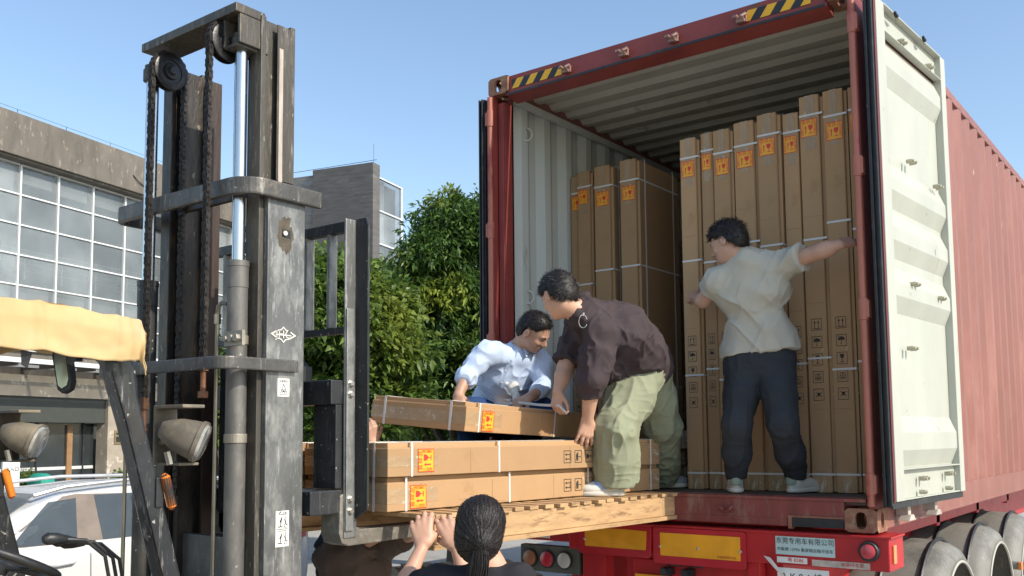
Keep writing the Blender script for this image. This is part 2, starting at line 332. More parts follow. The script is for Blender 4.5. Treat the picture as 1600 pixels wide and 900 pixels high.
sill = m.build('rear_sill', red_sill, cont, bevel=.004)
m = MB(); m.box(1.985, CW-.164, -.003, .045, B+.060, B+.068); m.box(1.985, 2.005, -.003, .045, B+.0, B+.06); m.build('sill_pocket', rust, sill)
m = MB(); m.box(2.006, CW-.165, -.0025, .03, B+.012, B+.058); m.build('pocket_hole', black_rub, sill)
for x in (1.21, 1.64):
    m = MB(); m.tube([(x-.035, -.006, B+.085), (x-.028, -.024, B+.098), (x-.008, -.02, B+.085)], .011, 8); m.tube([(x+.035, -.006, B+.105), (x+.028, -.026, B+.09), (x+.004, -.016, B+.078)], .011, 8); m.box(x-.04, x+.04, -.007, .006, B+.07, B+.112)
    m.build('rod_keeper', red_sill, cont, bevel=.003)
def casting(x0, z0, sg):
    # box shell with oval openings
    m = bpy.data.meshes.new('corner_casting'); bm = bmesh.new()
    W_, D_, H_ = .162, .178, .118
    def face_with_hole(o_, u, v, uu, vv, hw, hh, depth):
        n_ = 24; c = Vector(o_)+Vector(u)*uu/2+Vector(v)*vv/2; u = Vector(u); v = Vector(v); nn = u.cross(v)
        outer = []; inner = []
        for i in range(n_):
            a = 2*math.pi*(i+.5)/n_; ca, sa = math.cos(a), math.sin(a); k = 1/max(abs(ca), abs(sa))
            outer.append(bm.verts.new(c+u*ca*k*uu/2+v*sa*k*vv/2)); inner.append(bm.verts.new(c+u*hw*(abs(ca)**.7)*(1 if ca > 0 else -1)+v*hh*(abs(sa)**.9)*(1 if sa > 0 else -1)))
        back = [bm.verts.new(p.co-nn*depth) for p in inner]
        for i in range(n_):
            j = (i+1) % n_; bm.faces.new((outer[i], outer[j], inner[j], inner[i])); bm.faces.new((inner[i], inner[j], back[j], back[i]))
    x1 = x0+W_
    face_with_hole((x0, 0, z0), (1, 0, 0), (0, 0, 1), W_, H_, .030, .042, .022)
    face_with_hole((x0, D_, z0), (-1*-1, 0, 0), (0, 0, 1), W_, H_, .03, .04, -.022)
    face_with_hole((x1, 0, z0), (0, 1, 0), (0, 0, 1), D_, H_, .028, .040, .022)
    face_with_hole((x0, D_, z0), (0, -1, 0), (0, 0, 1), D_, H_, .028, .040, .022)
    face_with_hole((x0, 0, z0+H_), (1, 0, 0), (0, 1, 0), W_, D_, .035, .05, .02)
    face_with_hole((x0, D_, z0), (1, 0, 0), (0, -1, 0), W_, D_, .035, .05, .02)
    bmesh.ops.remove_doubles(bm, verts=bm.verts, dist=.0008)
    for v in bm.verts: v.co -= Vector(cont.location)
    bm.to_mesh(m); bm.free(); m.materials.append(rust); ob = bpy.data.objects.new('corner_casting', m); COL.objects.link(ob); ob.parent = cont
for x0 in (-.002, CW-.160):
    for z0 in (B-.002, B+CH-.116): casting(x0, z0, 1)
for sx in (0, 1):
    X = lambda v: v if sx == 0 else CW-v
    m = MB()
    def bx(a, b, y0, y1, z0, z1): m.box(min(X(a), X(b)), max(X(a), X(b)), y0, y1, z0, z1)
    bx(.001, .009, .0, .13, B+.116, B+CH-.116); bx(.009, .035, .0, .012, B+.116, B+CH-.116); bx(.030, .038, .0, .05, B+.116, B+CH-.116)
    if sx == 0: bx(.045, .09, .045, .057, B+.116, B+CH-.16); bx(.082, .095, .057, .15, B+.116, B+CH-.16); bx(.009, .095, .13, .15, B+.116, B+CH-.12)
    else: bx(.009, .040, .13, .15, B+.116, B+CH-.12); bx(.030, .040, .05, .13, B+.116, B+CH-.12)
    post = m.build('corner_post', red_frame, cont, bevel=.003)
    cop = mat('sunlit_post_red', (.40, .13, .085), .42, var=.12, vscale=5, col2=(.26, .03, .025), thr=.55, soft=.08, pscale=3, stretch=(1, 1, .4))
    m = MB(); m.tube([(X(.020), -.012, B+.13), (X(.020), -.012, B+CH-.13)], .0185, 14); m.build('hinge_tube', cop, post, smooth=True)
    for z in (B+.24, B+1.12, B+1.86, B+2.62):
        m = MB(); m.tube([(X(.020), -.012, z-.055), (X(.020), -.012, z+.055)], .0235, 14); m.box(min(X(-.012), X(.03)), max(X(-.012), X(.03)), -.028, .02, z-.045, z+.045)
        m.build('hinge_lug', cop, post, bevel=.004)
# lashing rings on the left wall
for y, z in ((.36, B+2.60), (1.55, B+2.55), (.36, B+1.45)):
    m = MB(); m.tube([(.055+.03*math.sin(a), y+.02*math.sin(a), z+.045*math.cos(a)) for a in np.linspace(0, 6.0, 12)], .007, 6); m.build('lashing_ring', white_in, cont)
# doors: built in their own frame (y along the width, +x the inner face) and swung round the hinge
def door(hx, sg, ang, label, rods=True):
    d = bpy.data.objects.new('container_door', None); COL.objects.link(d); d.parent = cont; d['label'] = label
    d.location = Vector((hx, -.012, 0))-Vector(cont.location); d.rotation_euler = (0, 0, ang); d.location.z = -B
    z0, z1, wd = B+.155, B+CH-.155, 1.165
    def X(v): return v*sg
    def mk(): return MB()
    def bx(m, a, b, y0, y1, c0, c1): m.box(min(X(a), X(b)), max(X(a), X(b)), y0, y1, c0, c1)
    m = mk(); bx(m, .0, .05, .02, .14, z0, z1); bx(m, .0, .05, wd-.085, wd, z0, z1); bx(m, .008, .016, .138, wd-.083, z1-.15, z1-.004); bx(m, .008, .016, .138, wd-.083, z0+.004, z0+.15)
    bx(m, .010, .052, .136, wd-.081, z1-.008, z1+.001); bx(m, .010, .050, .136, wd-.081, z1-.150, z1-.143); bx(m, .010, .050, .136, wd-.081, z0+.152, z0+.159); bx(m, .010, .045, .136, wd-.081, z0, z0+.007)
    m.build('door_frame', white_door, d, bevel=.004, local=True)
    prof = []; za, zb = z0+.15, z1-.165; cyc = (zb-za)/5.0; z = za
    prof = [(za, .010)]
    for zc, fh in ((1.80, .045), (2.585, .035), (2.875, .035), (3.14, .035), (3.80, .035)): prof += [(zc-fh-.085, .010), (zc-fh, .044), (zc+fh, .044), (zc+fh+.085, .010)]
    prof += [(zb, .010)]
    vs = []
    for zz, dd in prof: vs += [(X(dd-.004), .138, zz), (X(dd-.004), wd-.083, zz)]
    m = mk(); m.add(vs, [(2*i, 2*i+1, 2*i+3, 2*i+2) for i in range(len(prof)-1)]); m.build('door_panel', white_door, d, local=True)
    vs = [(v[0]-X(.008), v[1], v[2]) for v in vs]; m = mk(); m.add(vs, [(2*i, 2*i+1, 2*i+3, 2*i+2) for i in range(len(prof)-1)]); m.build('outer_panel', red_side, d, local=True)
    m = mk(); bx(m, -.012, -.001, .012, wd+.004, z0-.01, z1+.01) ; m.build('outer_skin_frame', red_side, d, local=True)
    # gasket: two lips along every edge
    m = mk()
    bx(m, -.006, .030, -.008, .018, z0-.02, z1+.02); bx(m, .030, .040, -.022, .016, z0-.02, z1+.02); bx(m, .004, .014, -.026, -.006, z0-.02, z1+.02)
    bx(m, -.004, .03, .0, wd, z0-.028, z0-.004); bx(m, .028, .036, .0, wd, z0-.036, z0-.004); bx(m, .0, .03, .0, wd, z1+.002, z1+.022)
    m.build('door_gasket', black_rub, d, bevel=.003, local=True)
    m = mk(); bx(m, .040, .0455, -.002, .022, z0-.004, z1); m.build('gasket_strip', mat('gasket_strip_red', (.14, .03, .03), .5), d, local=True)
    for zz, yy in ((z1-.13, .38), (z1-.13, .43), (z1-.13, .84), (z1-.13, .89), (z1-.78, .45), (z1-.78, .50), (z1-.83, .90), (z1-.83, .95), (z0+1.13, .42), (z0+1.13, .47), (z0+1.10, .86), (z0+1.10, .91), (z0+.78, .33), (z0+.78, .38), (z0+.10, .42), (z0+.10, .47), (z0+.11, .86), (z0+.11, .91), (z0+.03, .42), (z0+.03, .86)):
        m = mk(); m.tube([(X(.03), yy, zz), (X(.062), yy, zz)], .012, 8); m.tube([(X(.06), yy, zz), (X(.072), yy, zz)], .0075, 8); m.build('door_bolt', mat('cream_bolt', (.42, .40, .30), .5, metal=.3), d, local=True)
    for yy in ((.36, .80) if rods else ()):                             # lock rods on the outer side and their cam ends below
        m = mk(); m.tube([(X(-.028), yy, z0-.06), (X(-.028), yy, z1+.05)], .014, 10)
        for zz in (z0+.3, z0+.9, z0+1.5, z0+2.1): bx(m, -.046, -.012, yy-.05, yy+.05, zz-.02, zz+.02)
        m.build('lock_rod', red_side, d, local=True)
        m = mk(); m.box(min(X(-.07), X(-.005)), max(X(-.07), X(-.005)), yy-.022, yy+.022, z0-.10, z0-.03); m.prism([(X(-.02), yy-.05, z0-.115), (X(-.02), yy+.05, z0-.115), (X(-.02), yy+.02, z0-.085), (X(-.02), yy-.02, z0-.085)], (-.03, 0, 0), (.03, 0, 0)); m.build('rod_cam', mat('chalky_cam', (.48, .42, .36), .6, var=.3), d, bevel=.004, local=True)
    return d
door(CW+.048, 1, rad(-3.8), 'door folded back with its cream inner face showing')
door(-.022, -1, rad(1.2), 'door folded back and seen edge-on', False)
# ------------------------------------------------------------------ trailer
trl = thing('semi_trailer', 'red flatbed trailer under the container with orange reflector plates and dusty mudguards', 'trailer', (CW/2, 4, 0))
T1 = B-.012
m = MB(); m.box(.62, 2.50, -.03, .22, 1.165, T1-.004); m.box(-.06, .62, .02, .2, 1.235, T1-.03); m.box(-.06, .62, -.01, .2, T1-.034, T1-.02)
beam = m.build('rear_beam', bright_red, trl, bevel=.006)
m = MB(); m.box(.60, 2.515, -.045, .2, T1-.012, T1-.002); m.build('deck_plate', bright_red, trl, bevel=.003)
for x in (.55, 1.75):
    m = MB(); m.box(x, x+.16, .1, 11.5, .92, 1.30); m.build('chassis_rail', bright_red, trl, bevel=.01)
for y in np.arange(.9, 11, 1.3):
    m = MB(); m.box(.02, 2.20, y, y+.09, 1.2, 1.32); m.build('cross_beam', bright_red, trl)
m = MB(); m.box(-.02, .02, .2, 11.8, 1.22, 1.33); m.build('side_rail', bright_red, trl)
m = MB(); m.box(2.15, 2.20, .5, 11.8, 1.22, 1.33); m.build('side_rail', bright_red, trl)
def plate(x0, x1, z0, z1, hang, bent=0):
    y = -.036; r = .018
    def ring(a, b, c, d, rr, yy, bd=0):
        pts = []
        for (cx, cz, s0) in ((b-rr, d-rr, 0), (a+rr, d-rr, 90), (a+rr, c+rr, 180), (b-rr, c+rr, 270)):
            for k in range(4):
                t = rad(s0+k*30); px_ = cx+rr*math.cos(t); pz = cz+rr*math.sin(t)
                pts.append((px_, yy-(bd*max(0, (px_-(b-.13))/.13)*max(0, (d-pz)/(d-c))**2 if bd else 0), pz))
        return pts
    m = MB(); m.prism(ring(x0, x1, z0, z1, r, y-.006, bent), (0, 0, 0), (0, .006, 0)); p = m.build('reflector_plate', mat('plate_red', (.44, .02, .03), .3, var=.12, vscale=6, dust=(.36, .12, .10), dthr=.6), trl)
    m = MB(); m.prism(ring(x0+.045, x1-.03, z0+.045, z1-.028, .003, y-.0085, bent*.8), (0, 0, 0), (0, .0015, 0)); m.build('orange_reflector', orange_m, p)
    for bx_ in (x0+.045, (x0+x1)/2, x1-.03):
        m = MB(); m.lathe((bx_, y-.006, (z0+z1)/2-.005), (0, -1, 0), [(0, .009), (.006, .008), (.008, .004)], 10); m.build('rivet', bolt_m, p)
    v, f = text_polys('车辆尾部标志板', .016)
    m = MB(); m.add(v, f, 0, frame((x1-.11, y-.0095, z0+.058), (1, 0, 0), (0, 0, 1))); m.build('small_print', mat('print_red', (.35, .05, .02), .6), p)
plate(.70, 1.195, 1.145, 1.328, 0, .02); plate(1.205, 1.762, 1.122, 1.322, 0, 0)
# registration / company plates with lettering
def sign(x0, x1, z0, z1, lines, base, inkm, name='company_plate'):
    y = -.0335; m = MB(); m.box(x0, x1, y, y+.003, z0, z1); p = m.build(name, base, trl)
    for (txt, sz, cz, cx) in lines:
        v, f = text_polys(txt, sz); m = MB(); m.add(v, f, 0, frame((cx, y-.0015, cz), (1, 0, 0), (0, 0, 1))); m.build('lettering', inkm, p)
sign(1.925, 2.235, 1.218, 1.312, [('东莞专用车有限公司', .034, 1.288, 2.08), ('中集牌 13790 集装箱运输半挂车', .021, 1.245, 2.08)], teal_plate, ink)
m = MB(); m.add([(1.86, -.036, 1.205), (1.90, -.05, 1.20), (1.985, -.075, 1.115), (2.0, -.07, 1.085), (1.97, -.06, 1.10), (1.862, -.036, 1.20), (1.92, -.06, 1.155)], [(0, 1, 6), (1, 2, 6), (2, 3, 4, 6), (6, 4, 5, 0)]); m.build('torn_paper', white_pl, trl)
sign(1.93, 2.09, 1.176, 1.206, [('粤 8386', .026, 1.191, 2.03)], white_pl, redink, 'small_plate')
sign(2.115, 2.405, 1.170, 1.202, [('请保持车距', .024, 1.186, 2.32)], mat('worn_white_plate', (.50, .42, .36), .6, var=.3, vscale=20), mat('lettering_red', (.42, .03, .03), .6), 'worn_plate')
m = MB(); m.lathe((2.405, -.03, 1.262), (0, -1, 0), [(0, .052), (.02, .05), (.026, .045)], 24); cl_ = m.build('marker_lamp', black_rub, trl, smooth=True)
m = MB(); m.lathe((2.405, -.055, 1.262), (0, -1, 0), [(0, .036), (.012, .034), (.018, .022), (.02, .008)], 24); m.build('red_lens', red_lens, cl_, smooth=True)
m = MB(); m.box(2.50, 2.508, .02, .07, 1.20, 1.29); m.build('side_reflector', mat('faded_orange', (.62, .26, .10), .45, var=.25, vscale=30), trl, bevel=.002)
# upright posts and frame below the plates
m = MB(); m.box(.70, .86, .0, .1, .55, 1.15); m.box(.97, 1.03, .06, .1, .55, 1.15); m.box(1.03, 1.75, .03, .08, .62, 1.13); m.box(1.75, 1.82, .0, .08, .6, 1.165); m.build('rear_panel', bright_red, trl, bevel=.004)
m = MB(); m.box(1.05, 1.28, .012, .02, .99, 1.045); m.build('lower_reflector', orange_m, trl, bevel=.004)
sign(1.93, 2.20, 1.06, 1.15, [('A K 8 6 挂', .05, 1.105, 2.06)], white_pl, ink, 'number_plate')
for x in (1.27, 1.40):
    m = MB(); m.box(x-.03, x+.03, -.03, .03, 1.055, 1.095); m.lathe((x, -.03, 1.075), (0, -1, 0), [(0, .022), (.025, .02)], 12); m.tube([(x, .0, 1.09), (x+.03, -.03, 1.12), (x+.09, .01, 1.11)], .006, 6); m.build('air_coupling', black_rub, trl)
# tail light cluster
m = MB(); m.box(.235, .675, -.005, .05, 1.005, 1.168); tl = m.build('tail_light_housing', mat('dusty_housing', (.085, .09, .075), .6, var=.3, dust=(.16, .15, .11)), trl, bevel=.008)
for x, mt in ((.315, brown_lens), (.445, red_lens), (.575, clear_lens)):
    m = MB(); m.lathe((x, -.005, 1.087), (0, -1, 0), [(0, .056), (.012, .056), (.014, .05)], 28); q = m.build('lens_ring', black_rub, tl, smooth=True)
    m = MB(); m.lathe((x, -.017, 1.087), (0, -1, 0), [(0, .047), (.005, .046), (.011, .03), (.013, .008)], 28); m.build('round_lens', mt, tl, smooth=True)
m = MB(); m.box(.10, .62, -.012, .02, 1.20, 1.30); m.build('red_board', bright_red, trl)
m = MB(); m.box(.34, .47, -.016, -.013, 1.215, 1.275); m.build('torn_sticker', white_pl, trl)
# axles: mudguards, brackets, tyres
for y0 in (1.62, 2.90, 4.18, ):
    for sx in (0, 1):
        X = (lambda v: v) if sx else (lambda v: CW-v)
        n_ = 30; m = MB(); Rm = .60
        secs = [(1.80, 0), (1.97, 0), (1.985, .0), (2.0, 0), (2.19, 0), (2.205, .0), (2.22, 0), (2.30, -.004), (2.38, -.02), (2.43, -.05), (2.455, -.095), (2.462, -.13)]
        vs = []
        for i in range(n_+1):
            a = rad(180)*(i/n_)
            for x, dr in secs: vs.append((X(x), y0-(Rm+dr)*math.cos(a), .565+(Rm+dr)*math.sin(a)))
        k = len(secs); fs = [(i*k+j, i*k+j+1, (i+1)*k+j+1, (i+1)*k+j) for i in range(n_) for j in range(k-1)]
        m.add(vs, fs); mg = m.build('mudguard', grey_mud, trl, smooth=True)
        sol = mg.modifiers.new('s', 'SOLIDIFY'); sol.thickness = .006
        for xs_ in (2.10, 2.335):
            m = MB(); m.tube([(X(xs_), y0-(Rm+.004)*math.cos(rad(a)), .565+(Rm+.004)*math.sin(rad(a))) for a in range(0, 181, 6)], .012, 6); m.build('guard_seam', black_rub, mg, smooth=True)
        m = MB(); m.tube([(X(2.463), y0-(Rm-.13)*math.cos(rad(a)), .565+(Rm-.13)*math.sin(rad(a))) for a in range(0, 181, 6)], .009, 6); m.build('guard_lip', mat('pale_lip', (.42, .40, .35), .6), mg, smooth=True)
        m = MB(); m.tube([(X(1.9), y0-.66, .80), (X(2.50), y0-.66, .80)], .032, 14); m.box(min(X(2.17), X(2.26)), max(X(2.17), X(2.26)), y0-.68, y0-.56, .80, .93); m.build('guard_bracket', grey_mud, trl, smooth=False, bevel=.004)
        m = MB(); m.box(min(X(2.17), X(2.25)), max(X(2.17), X(2.25)), y0-.66, y0-.585, .885, .93); m.build('bracket_clip', black_rub, trl, bevel=.01)
        if y0 > 3: m = MB(); m.box(min(X(2.48), X(2.505)), max(X(2.48), X(2.505)), y0-.70, y0-.62, .77, .83); m.build('side_reflector', amber, trl, bevel=.004)
        for xa in (2.15, ):
            m = MB(); m.lathe((X(xa), y0, .51), (1 if sx else -1, 0, 0), [(-.12, .40), (-.11, .47), (-.06, .505), (.06, .505), (.11, .485), (.145, .42), (.15, .33), (.12, .29)], 48); wh = m.build('tyre', tyre_m, trl, smooth=True)
            m = MB(); m.lathe((X(xa), y0, .51), (1 if sx else -1, 0, 0), [(.05, .30), (.125, .295), (.13, .27), (.07, .24), (.03, .16), (.035, .13), (.15, .11), (.18, .08), (.185, .02)], 40); rm = m.build('rim', rim_m, wh, smooth=True)
            for k_ in range(10):
                a = k_*math.pi/5; m = MB(); m.tube([(X(xa+.04), y0+.165*math.cos(a), .51+.165*math.sin(a)), (X(xa+.085), y0+.165*math.cos(a), .51+.165*math.sin(a))], .014, 8); m.build('wheel_nut', rim_m, wh)
    m = MB(); m.tube([(.25, y0, .51), (2.2, y0, .51)], .06, 14); m.build('axle', black_steel, trl)

# ------------------------------------------------------------------ cartons
def mark_polys():
    """the printed row of handling marks: squares with pictograms, top to bottom, in a 1 unit wide column"""
    v = []; f = []
    def add(vs, fs):
        n_ = len(v); v.extend(vs); f.extend([tuple(i+n_ for i in q) for q in fs])
    def rect(a, b, c, d): add([(a, c), (b, c), (b, d), (a, d)], [(0, 1, 2, 3)])
    def poly(p): add(p, [tuple(range(len(p)))])
    for k in range(5):
        cy = -1.5*k; h = .5; t = .045
        rect(-h, h, cy-h, cy-h+t); rect(-h, h, cy+h-t, cy+h); rect(-h, -h+t, cy-h+t, cy+h-t); rect(h-t, h, cy-h+t, cy+h-t)
        if k == 0:
            for x in (-.18, .18): rect(x-.03, x+.03, cy-.3, cy+.15); poly([(x-.11, cy+.12), (x+.11, cy+.12), (x, cy+.34)])
            rect(-.32, .32, cy-.38, cy-.32)
        if k == 1:
            poly([(.34*math.cos(a), cy+.02+.3*math.sin(a)) for a in np.linspace(0, math.pi, 10)]); rect(-.025, .025, cy-.28, cy+.05); rect(-.1, .02, cy-.33, cy-.27)
            rect(-.34, -.30, cy+.22, cy+.36); rect(-.24, -.20, cy+.28, cy+.40)
        if k == 2:
            poly([(-.2, cy+.34), (.2, cy+.34), (.17, cy+.08), (.06, cy-.04), (-.06, cy-.04), (-.17, cy+.08)]); rect(-.03, .03, cy-.3, cy-.03); rect(-.17, .17, cy-.34, cy-.28)
        if k == 3:
            rect(-.3, .3, cy-.28, cy-.24); rect(-.3, .3, cy-.02, cy+.02); rect(-.3, -.26, cy-.24, cy-.02); rect(.26, .3, cy-.24, cy-.02); rect(-.2, .2, cy-.17, cy-.09); rect(-.26, .26, cy+.24, cy+.28); rect(-.26, -.22, cy+.02, cy+.24); rect(.22, .26, cy+.02, cy+.24); poly([(-.12, cy+.2), (.12, cy+.2), (0, cy+.07)])
        if k == 4:
            for a in (.6, -.6, 2.54, -2.54):
                c_, s_ = math.cos(a), math.sin(a); poly([(-.03*s_, cy+.03*c_), (.36*c_-.03*s_, cy+.36*s_+.03*c_), (.36*c_+.03*s_, cy+.36*s_-.03*c_), (.03*s_, cy-.03*c_)])
            poly([(.14*math.cos(a), cy+.02+.17*math.sin(a)) for a in np.linspace(0, 6.28, 9)[:-1]])
    return v, f
def sticker_polys():
    """fragile label: yellow ground, red border, red heading blocks with yellow characters, arrow and glass"""
    base = [(-.5, -.5), (.5, -.5), (.5, .5), (-.5, .5)]
    r = []; 
    def rect(a, b, c, d): r.append([(a, c), (b, c), (b, d), (a, d)])
    b_ = .035
    rect(-.5, .5, -.5, -.5+b_); rect(-.5, .5, .5-b_, .5); rect(-.5, -.5+b_, -.5+b_, .5-b_); rect(.5-b_, .5, -.5+b_, .5-b_)
    r.append([(-.21, -.3), (-.15, -.3), (-.15, .0), (-.21, .0)]); r.append([(-.26, 0), (-.10, 0), (-.18, .14)])
    r.append([(-.02, .16), (.26, .16), (.25, -.02), (.17, -.13), (.07, -.13), (-.01, -.02)]); r.append([(.105, -.28), (.135, -.28), (.135, -.13), (.105, -.13)]); r.append([(.0, -.33), (.24, -.33), (.24, -.28), (.0, -.28)])
    return base, r
def carton(label, group, T=.148, D=.6, L=2.27, so=(0, 0), sj=(0, 0, 0), tw=.055):
    c = thing('cardboard_box', label, 'carton', (0, 0, 0), group)
    m = MB(); m.box(0, T*.84, 0, D, 0, L); m.build('carton_body', card, c, bevel=.004, local=True)
    m = MB(); m.box(T*.85, T, .018, D-.006, .004, L-.016); m.box(T*.82, T*.86, .003, D-.003, .002, L-.003); m.build('carton_lid', card, c, bevel=.003, local=True)
    m = MB(); w_ = tw; tc_ = T*.44
    m.box(tc_-w_/2, tc_+w_/2, -.0012, .002, L-.32, L+.0012); m.box(tc_-w_/2, tc_+w_/2, -.0005, D, L-.001, L+.0013)
    m.build('packing_tape', tape_m, c, local=True); m = MB(); m.box(tc_-.03, tc_+.03, -.0012, .001, 0, .12); m.build('packing_tape', tape_m, c, local=True)
    for zz in (L-.13+sj[0], L-.81+sj[1], .72+sj[2], .10):
        m = MB(); t_ = .002; h_ = .0058
        m.box(-t_, T+t_, -t_, -.0004, zz-h_, zz+h_); m.box(-t_, T+t_, D+.0004, D+t_, zz-h_, zz+h_); m.box(-t_, -.0004, -t_, D+t_, zz-h_, zz+h_); m.box(T+.0004, T+t_, -t_, D+t_, zz-h_, zz+h_); m.build('strap', strap_m, c, local=True)
    for yy in (.09, D-.09):                            # the two lengthways bands
        m = MB(); m.box(-.002, T+.002, yy-.007, yy+.007, L+.0016, L+.003); m.box(T+.0012, T+.0032, yy-.007, yy+.007, 0, L+.003)
        m.build('long_strap', strap_m, c, local=True)
    b_, r = sticker_polys(); s = .104; cz = L-.205+so[1]; cx = T*.42+so[0]; F = frame((cx, -.0022, cz), (1, 0, 0), (0, 0, 1))
    m = MB(); m.add([F @ Vector((x*s, y*s, 0)) for x, y in b_], [(0, 1, 2, 3)], 0)
    for q in r: m.add([F @ Vector((x*s, y*s, .0006)) for x, y in q], [tuple(range(len(q)))], 1)
    for i, ch in enumerate('易碎品'):
        v, f = text_polys(ch, 1); x = -.30+.30*i; m.add([F @ Vector(((x+q[0]*.27)*s, (.33+q[1]*.27)*s, .0007)) for q in v], f, 1)
    for i, ch in enumerate('小心轻放'):
        v, f = text_polys(ch, 1); y = .13-.15*i
        m.add([F @ Vector(((-.38+q[0]*.16)*s, (y+q[1]*.16)*s, .0007)) for q in v], f, 1)
    for i, ch in enumerate('请勿重压'):
        v, f = text_polys(ch, 1); y = .13-.15*i
        m.add([F @ Vector(((.38+q[0]*.16)*s, (y+q[1]*.16)*s, .0007)) for q in v], f, 1)
    m.build('fragile_sticker', [yel_m, redink], c, local=True)
    v, f = mark_polys(); F = frame((T*.42, -.0018, L-1.33), (1, 0, 0), (0, 0, 1)); s = .066
    m = MB(); m.add([F @ Vector((q[0]*s, q[1]*s, 0)) for q in v], f); m.build('handling_marks', ink, c, local=True)
    for zz in (.46, 1.02+so[1]*3, 1.62+sj[1]*2, 2.03+sj[2]): m = MB(); m.box(T*.03, T*.80, -.0009, .0, zz, zz+.0022); m.build('fold_crease', card_dark, c, local=True)
    for xx in (.22, .72): m = MB(); m.tube([(T*xx, -.002, .04), (T*xx, -.002, .058)], .0016, 5); m.build('staple', bolt_m, c, local=True)
    return c
protos = [carton('', 'cartons'), carton('', 'cartons', so=(.006, -.035), sj=(-.02, .05, -.04), tw=.045), carton('', 'cartons', so=(-.004, .014), sj=(.015, -.03, .03), tw=.065)]; used = set(); cnt = [0]
def place(M_, label, group, sx=1, sz=1, sy=1):
    k = (cnt[0]*7//3) % 3; cnt[0] += 1; c = copy_tree(protos[k]) if k in used else protos[k]; used.add(k)
    c.matrix_world = M_ @ Matrix.Diagonal((sx, sy, sz, 1)); c['label'] = label; c['group'] = group
    return c
ordn = ['leftmost tall carton of the row in front of the man in cream', 'second tall carton of the right row, by the cream shirt man\'s head', 'narrow third tall carton of the right row, tape torn on top', 'fourth tall carton of the right row with a crumpled top corner', 'fifth tall carton of the right row, above the cream shirt', 'sixth tall carton of the right row, slightly set back', 'seventh tall carton of the right row, first of the taller ones', 'eighth tall carton of the right row, beside the reaching forearm', 'tall carton half hidden behind the right door post']
xs = [1.186, 1.318, 1.412, 1.545, 1.699, 1.846, 1.960, 2.097, 2.235]; tz = [3.707, 3.725, 3.717, 3.74, 3.754, 3.734, 3.806, 3.812, 3.807]; ws = [.124, .092, .124, .148, .138, .110, .134, .132, .125]
ys = [.45, .475, .45, .46, .45, .48, .45, .455, .47]
for i in range(9):
    place(Matrix.Translation((xs[i], ys[i], FZ)) @ Matrix.Rotation(rad(random.uniform(-.4, .4)), 4, 'Z'), ordn[i], 'tall cartons in the right row inside the container', ws[i]/.148, (tz[i]-FZ)/2.27, .95)
lfo = [(883, 279, .9, .105, 'shortest tall carton of the left stack, against the container wall'), (902, 270, .88, .122, 'second tall carton of the left stack, between the wall and the middle one'), (928, 262, .84, .150, 'third tall carton of the left stack with a shadow gap on its right'), (968, 252, .82, .148, 'tall carton of the left stack whose wide side shows')]
for px, py, y, wd_, lb in lfo:
    p = WP(px, py, 1, y); p.x = max(p.x, .06)
    place(Matrix.Translation((p.x, y, FZ)), lb, 'tall cartons standing on the left inside the container', wd_/.148, (p.z-FZ)/2.27)
for (x, y, lb) in ((.98, 1.25, 'shaded tall carton in the gap between the two rows'), (1.12, 1.22, 'dark tall carton just behind the right row, its sticker edge showing')):
    place(Matrix.Translation((x, y, FZ)), lb, 'tall cartons in the right row inside the container')
def lying(corner, yaw, sc=1., sl=1., rx=0, ry=0, wdt=.6):
    """corner = near lower right corner; the long printed face looks to +x"""
    A = Matrix(((0, -1, 0, 0), (0, 0, -1, 0), (1, 0, 0, 0), (0, 0, 0, 1)))    # local x->z, y->-x, z->-y
    L = 2.27
    R3 = Matrix.Rotation(yaw, 4, 'Z') @ Matrix.Rotation(rx, 4, 'X') @ Matrix.Rotation(ry, 4, 'Y')
    return Matrix.Translation(corner) @ R3 @ Matrix.Translation((0, L*sl, 0)) @ A @ Matrix.Diagonal((sc, 1, sl, 1))
YAW = math.atan2(-(1.125-.948), 2.1)
gl = 'cartons lying on the wooden pallet'
place(lying((.948, -1.92, 1.523), YAW, .99, .935), 'bottom lying carton of the near pallet stack', gl)
place(lying((.965, -1.935, 1.673), YAW-.004, .99, .925), 'upper lying carton of the near pallet stack, under the lifted one', gl)
place(lying((.335, -1.95, 1.523), YAW, .99, .935), 'bottom lying carton on the far side of the pallet', gl)
place(lying((.345, -1.965, 1.673), YAW, .99, .93), 'upper lying carton on the far side of the pallet', gl)
Rt = Matrix.Rotation(-.003, 4, 'Z') @ Matrix.Rotation(-.04, 4, 'X') @ Matrix.Rotation(.084, 4, 'Y')
cr_ = Vector((.811, -1.217, 2.019))+Rt @ Vector((0, 0, -.148))
place(lying(cr_, -.003, 1., .93, -.04, .084), 'lifted carton tilted in mid-air, being strapped by two men', gl, sy=1.12)
gi = 'flat cartons on the container floor behind the men'
for i, (x, y, z, lb) in enumerate(((.80, 1.45, FZ, 'lowest flat carton in the shade behind the trousered leg'), (.78, 1.42, FZ+.15, 'middle flat carton in the shade behind the trousered leg'))):
    pass
A_ = Matrix.Translation((.10, 1.30, FZ))
p0 = WP(1075, 672, 1, 1.12)
for i in range(2):
    place(Matrix.Translation((p0.x-.02-.03*i, 1.16+.02*(1-i), FZ+.117*i)) @ Matrix(((0, 0, -1, 0), (0, 1, 0, 0), (1, 0, 0, 0), (0, 0, 0, 1))) @ Matrix.Diagonal((.78, .55, .42, 1)), ['short carton at the bottom of the shaded stack by the far shoe', 'short carton in the middle of the shaded stack by the far leg'][i], gi)
place(Matrix.Translation((p0.x, 1.12, FZ+.236)) @ Matrix(((0, 0, -1, 0), (0, 1, 0, 0), (1, 0, 0, 0), (0, 0, 0, 1))) @ Matrix.Diagonal((.82, .58, .42, 1)), 'short strapped carton on top of the shaded stack, beside the far knee', gi)

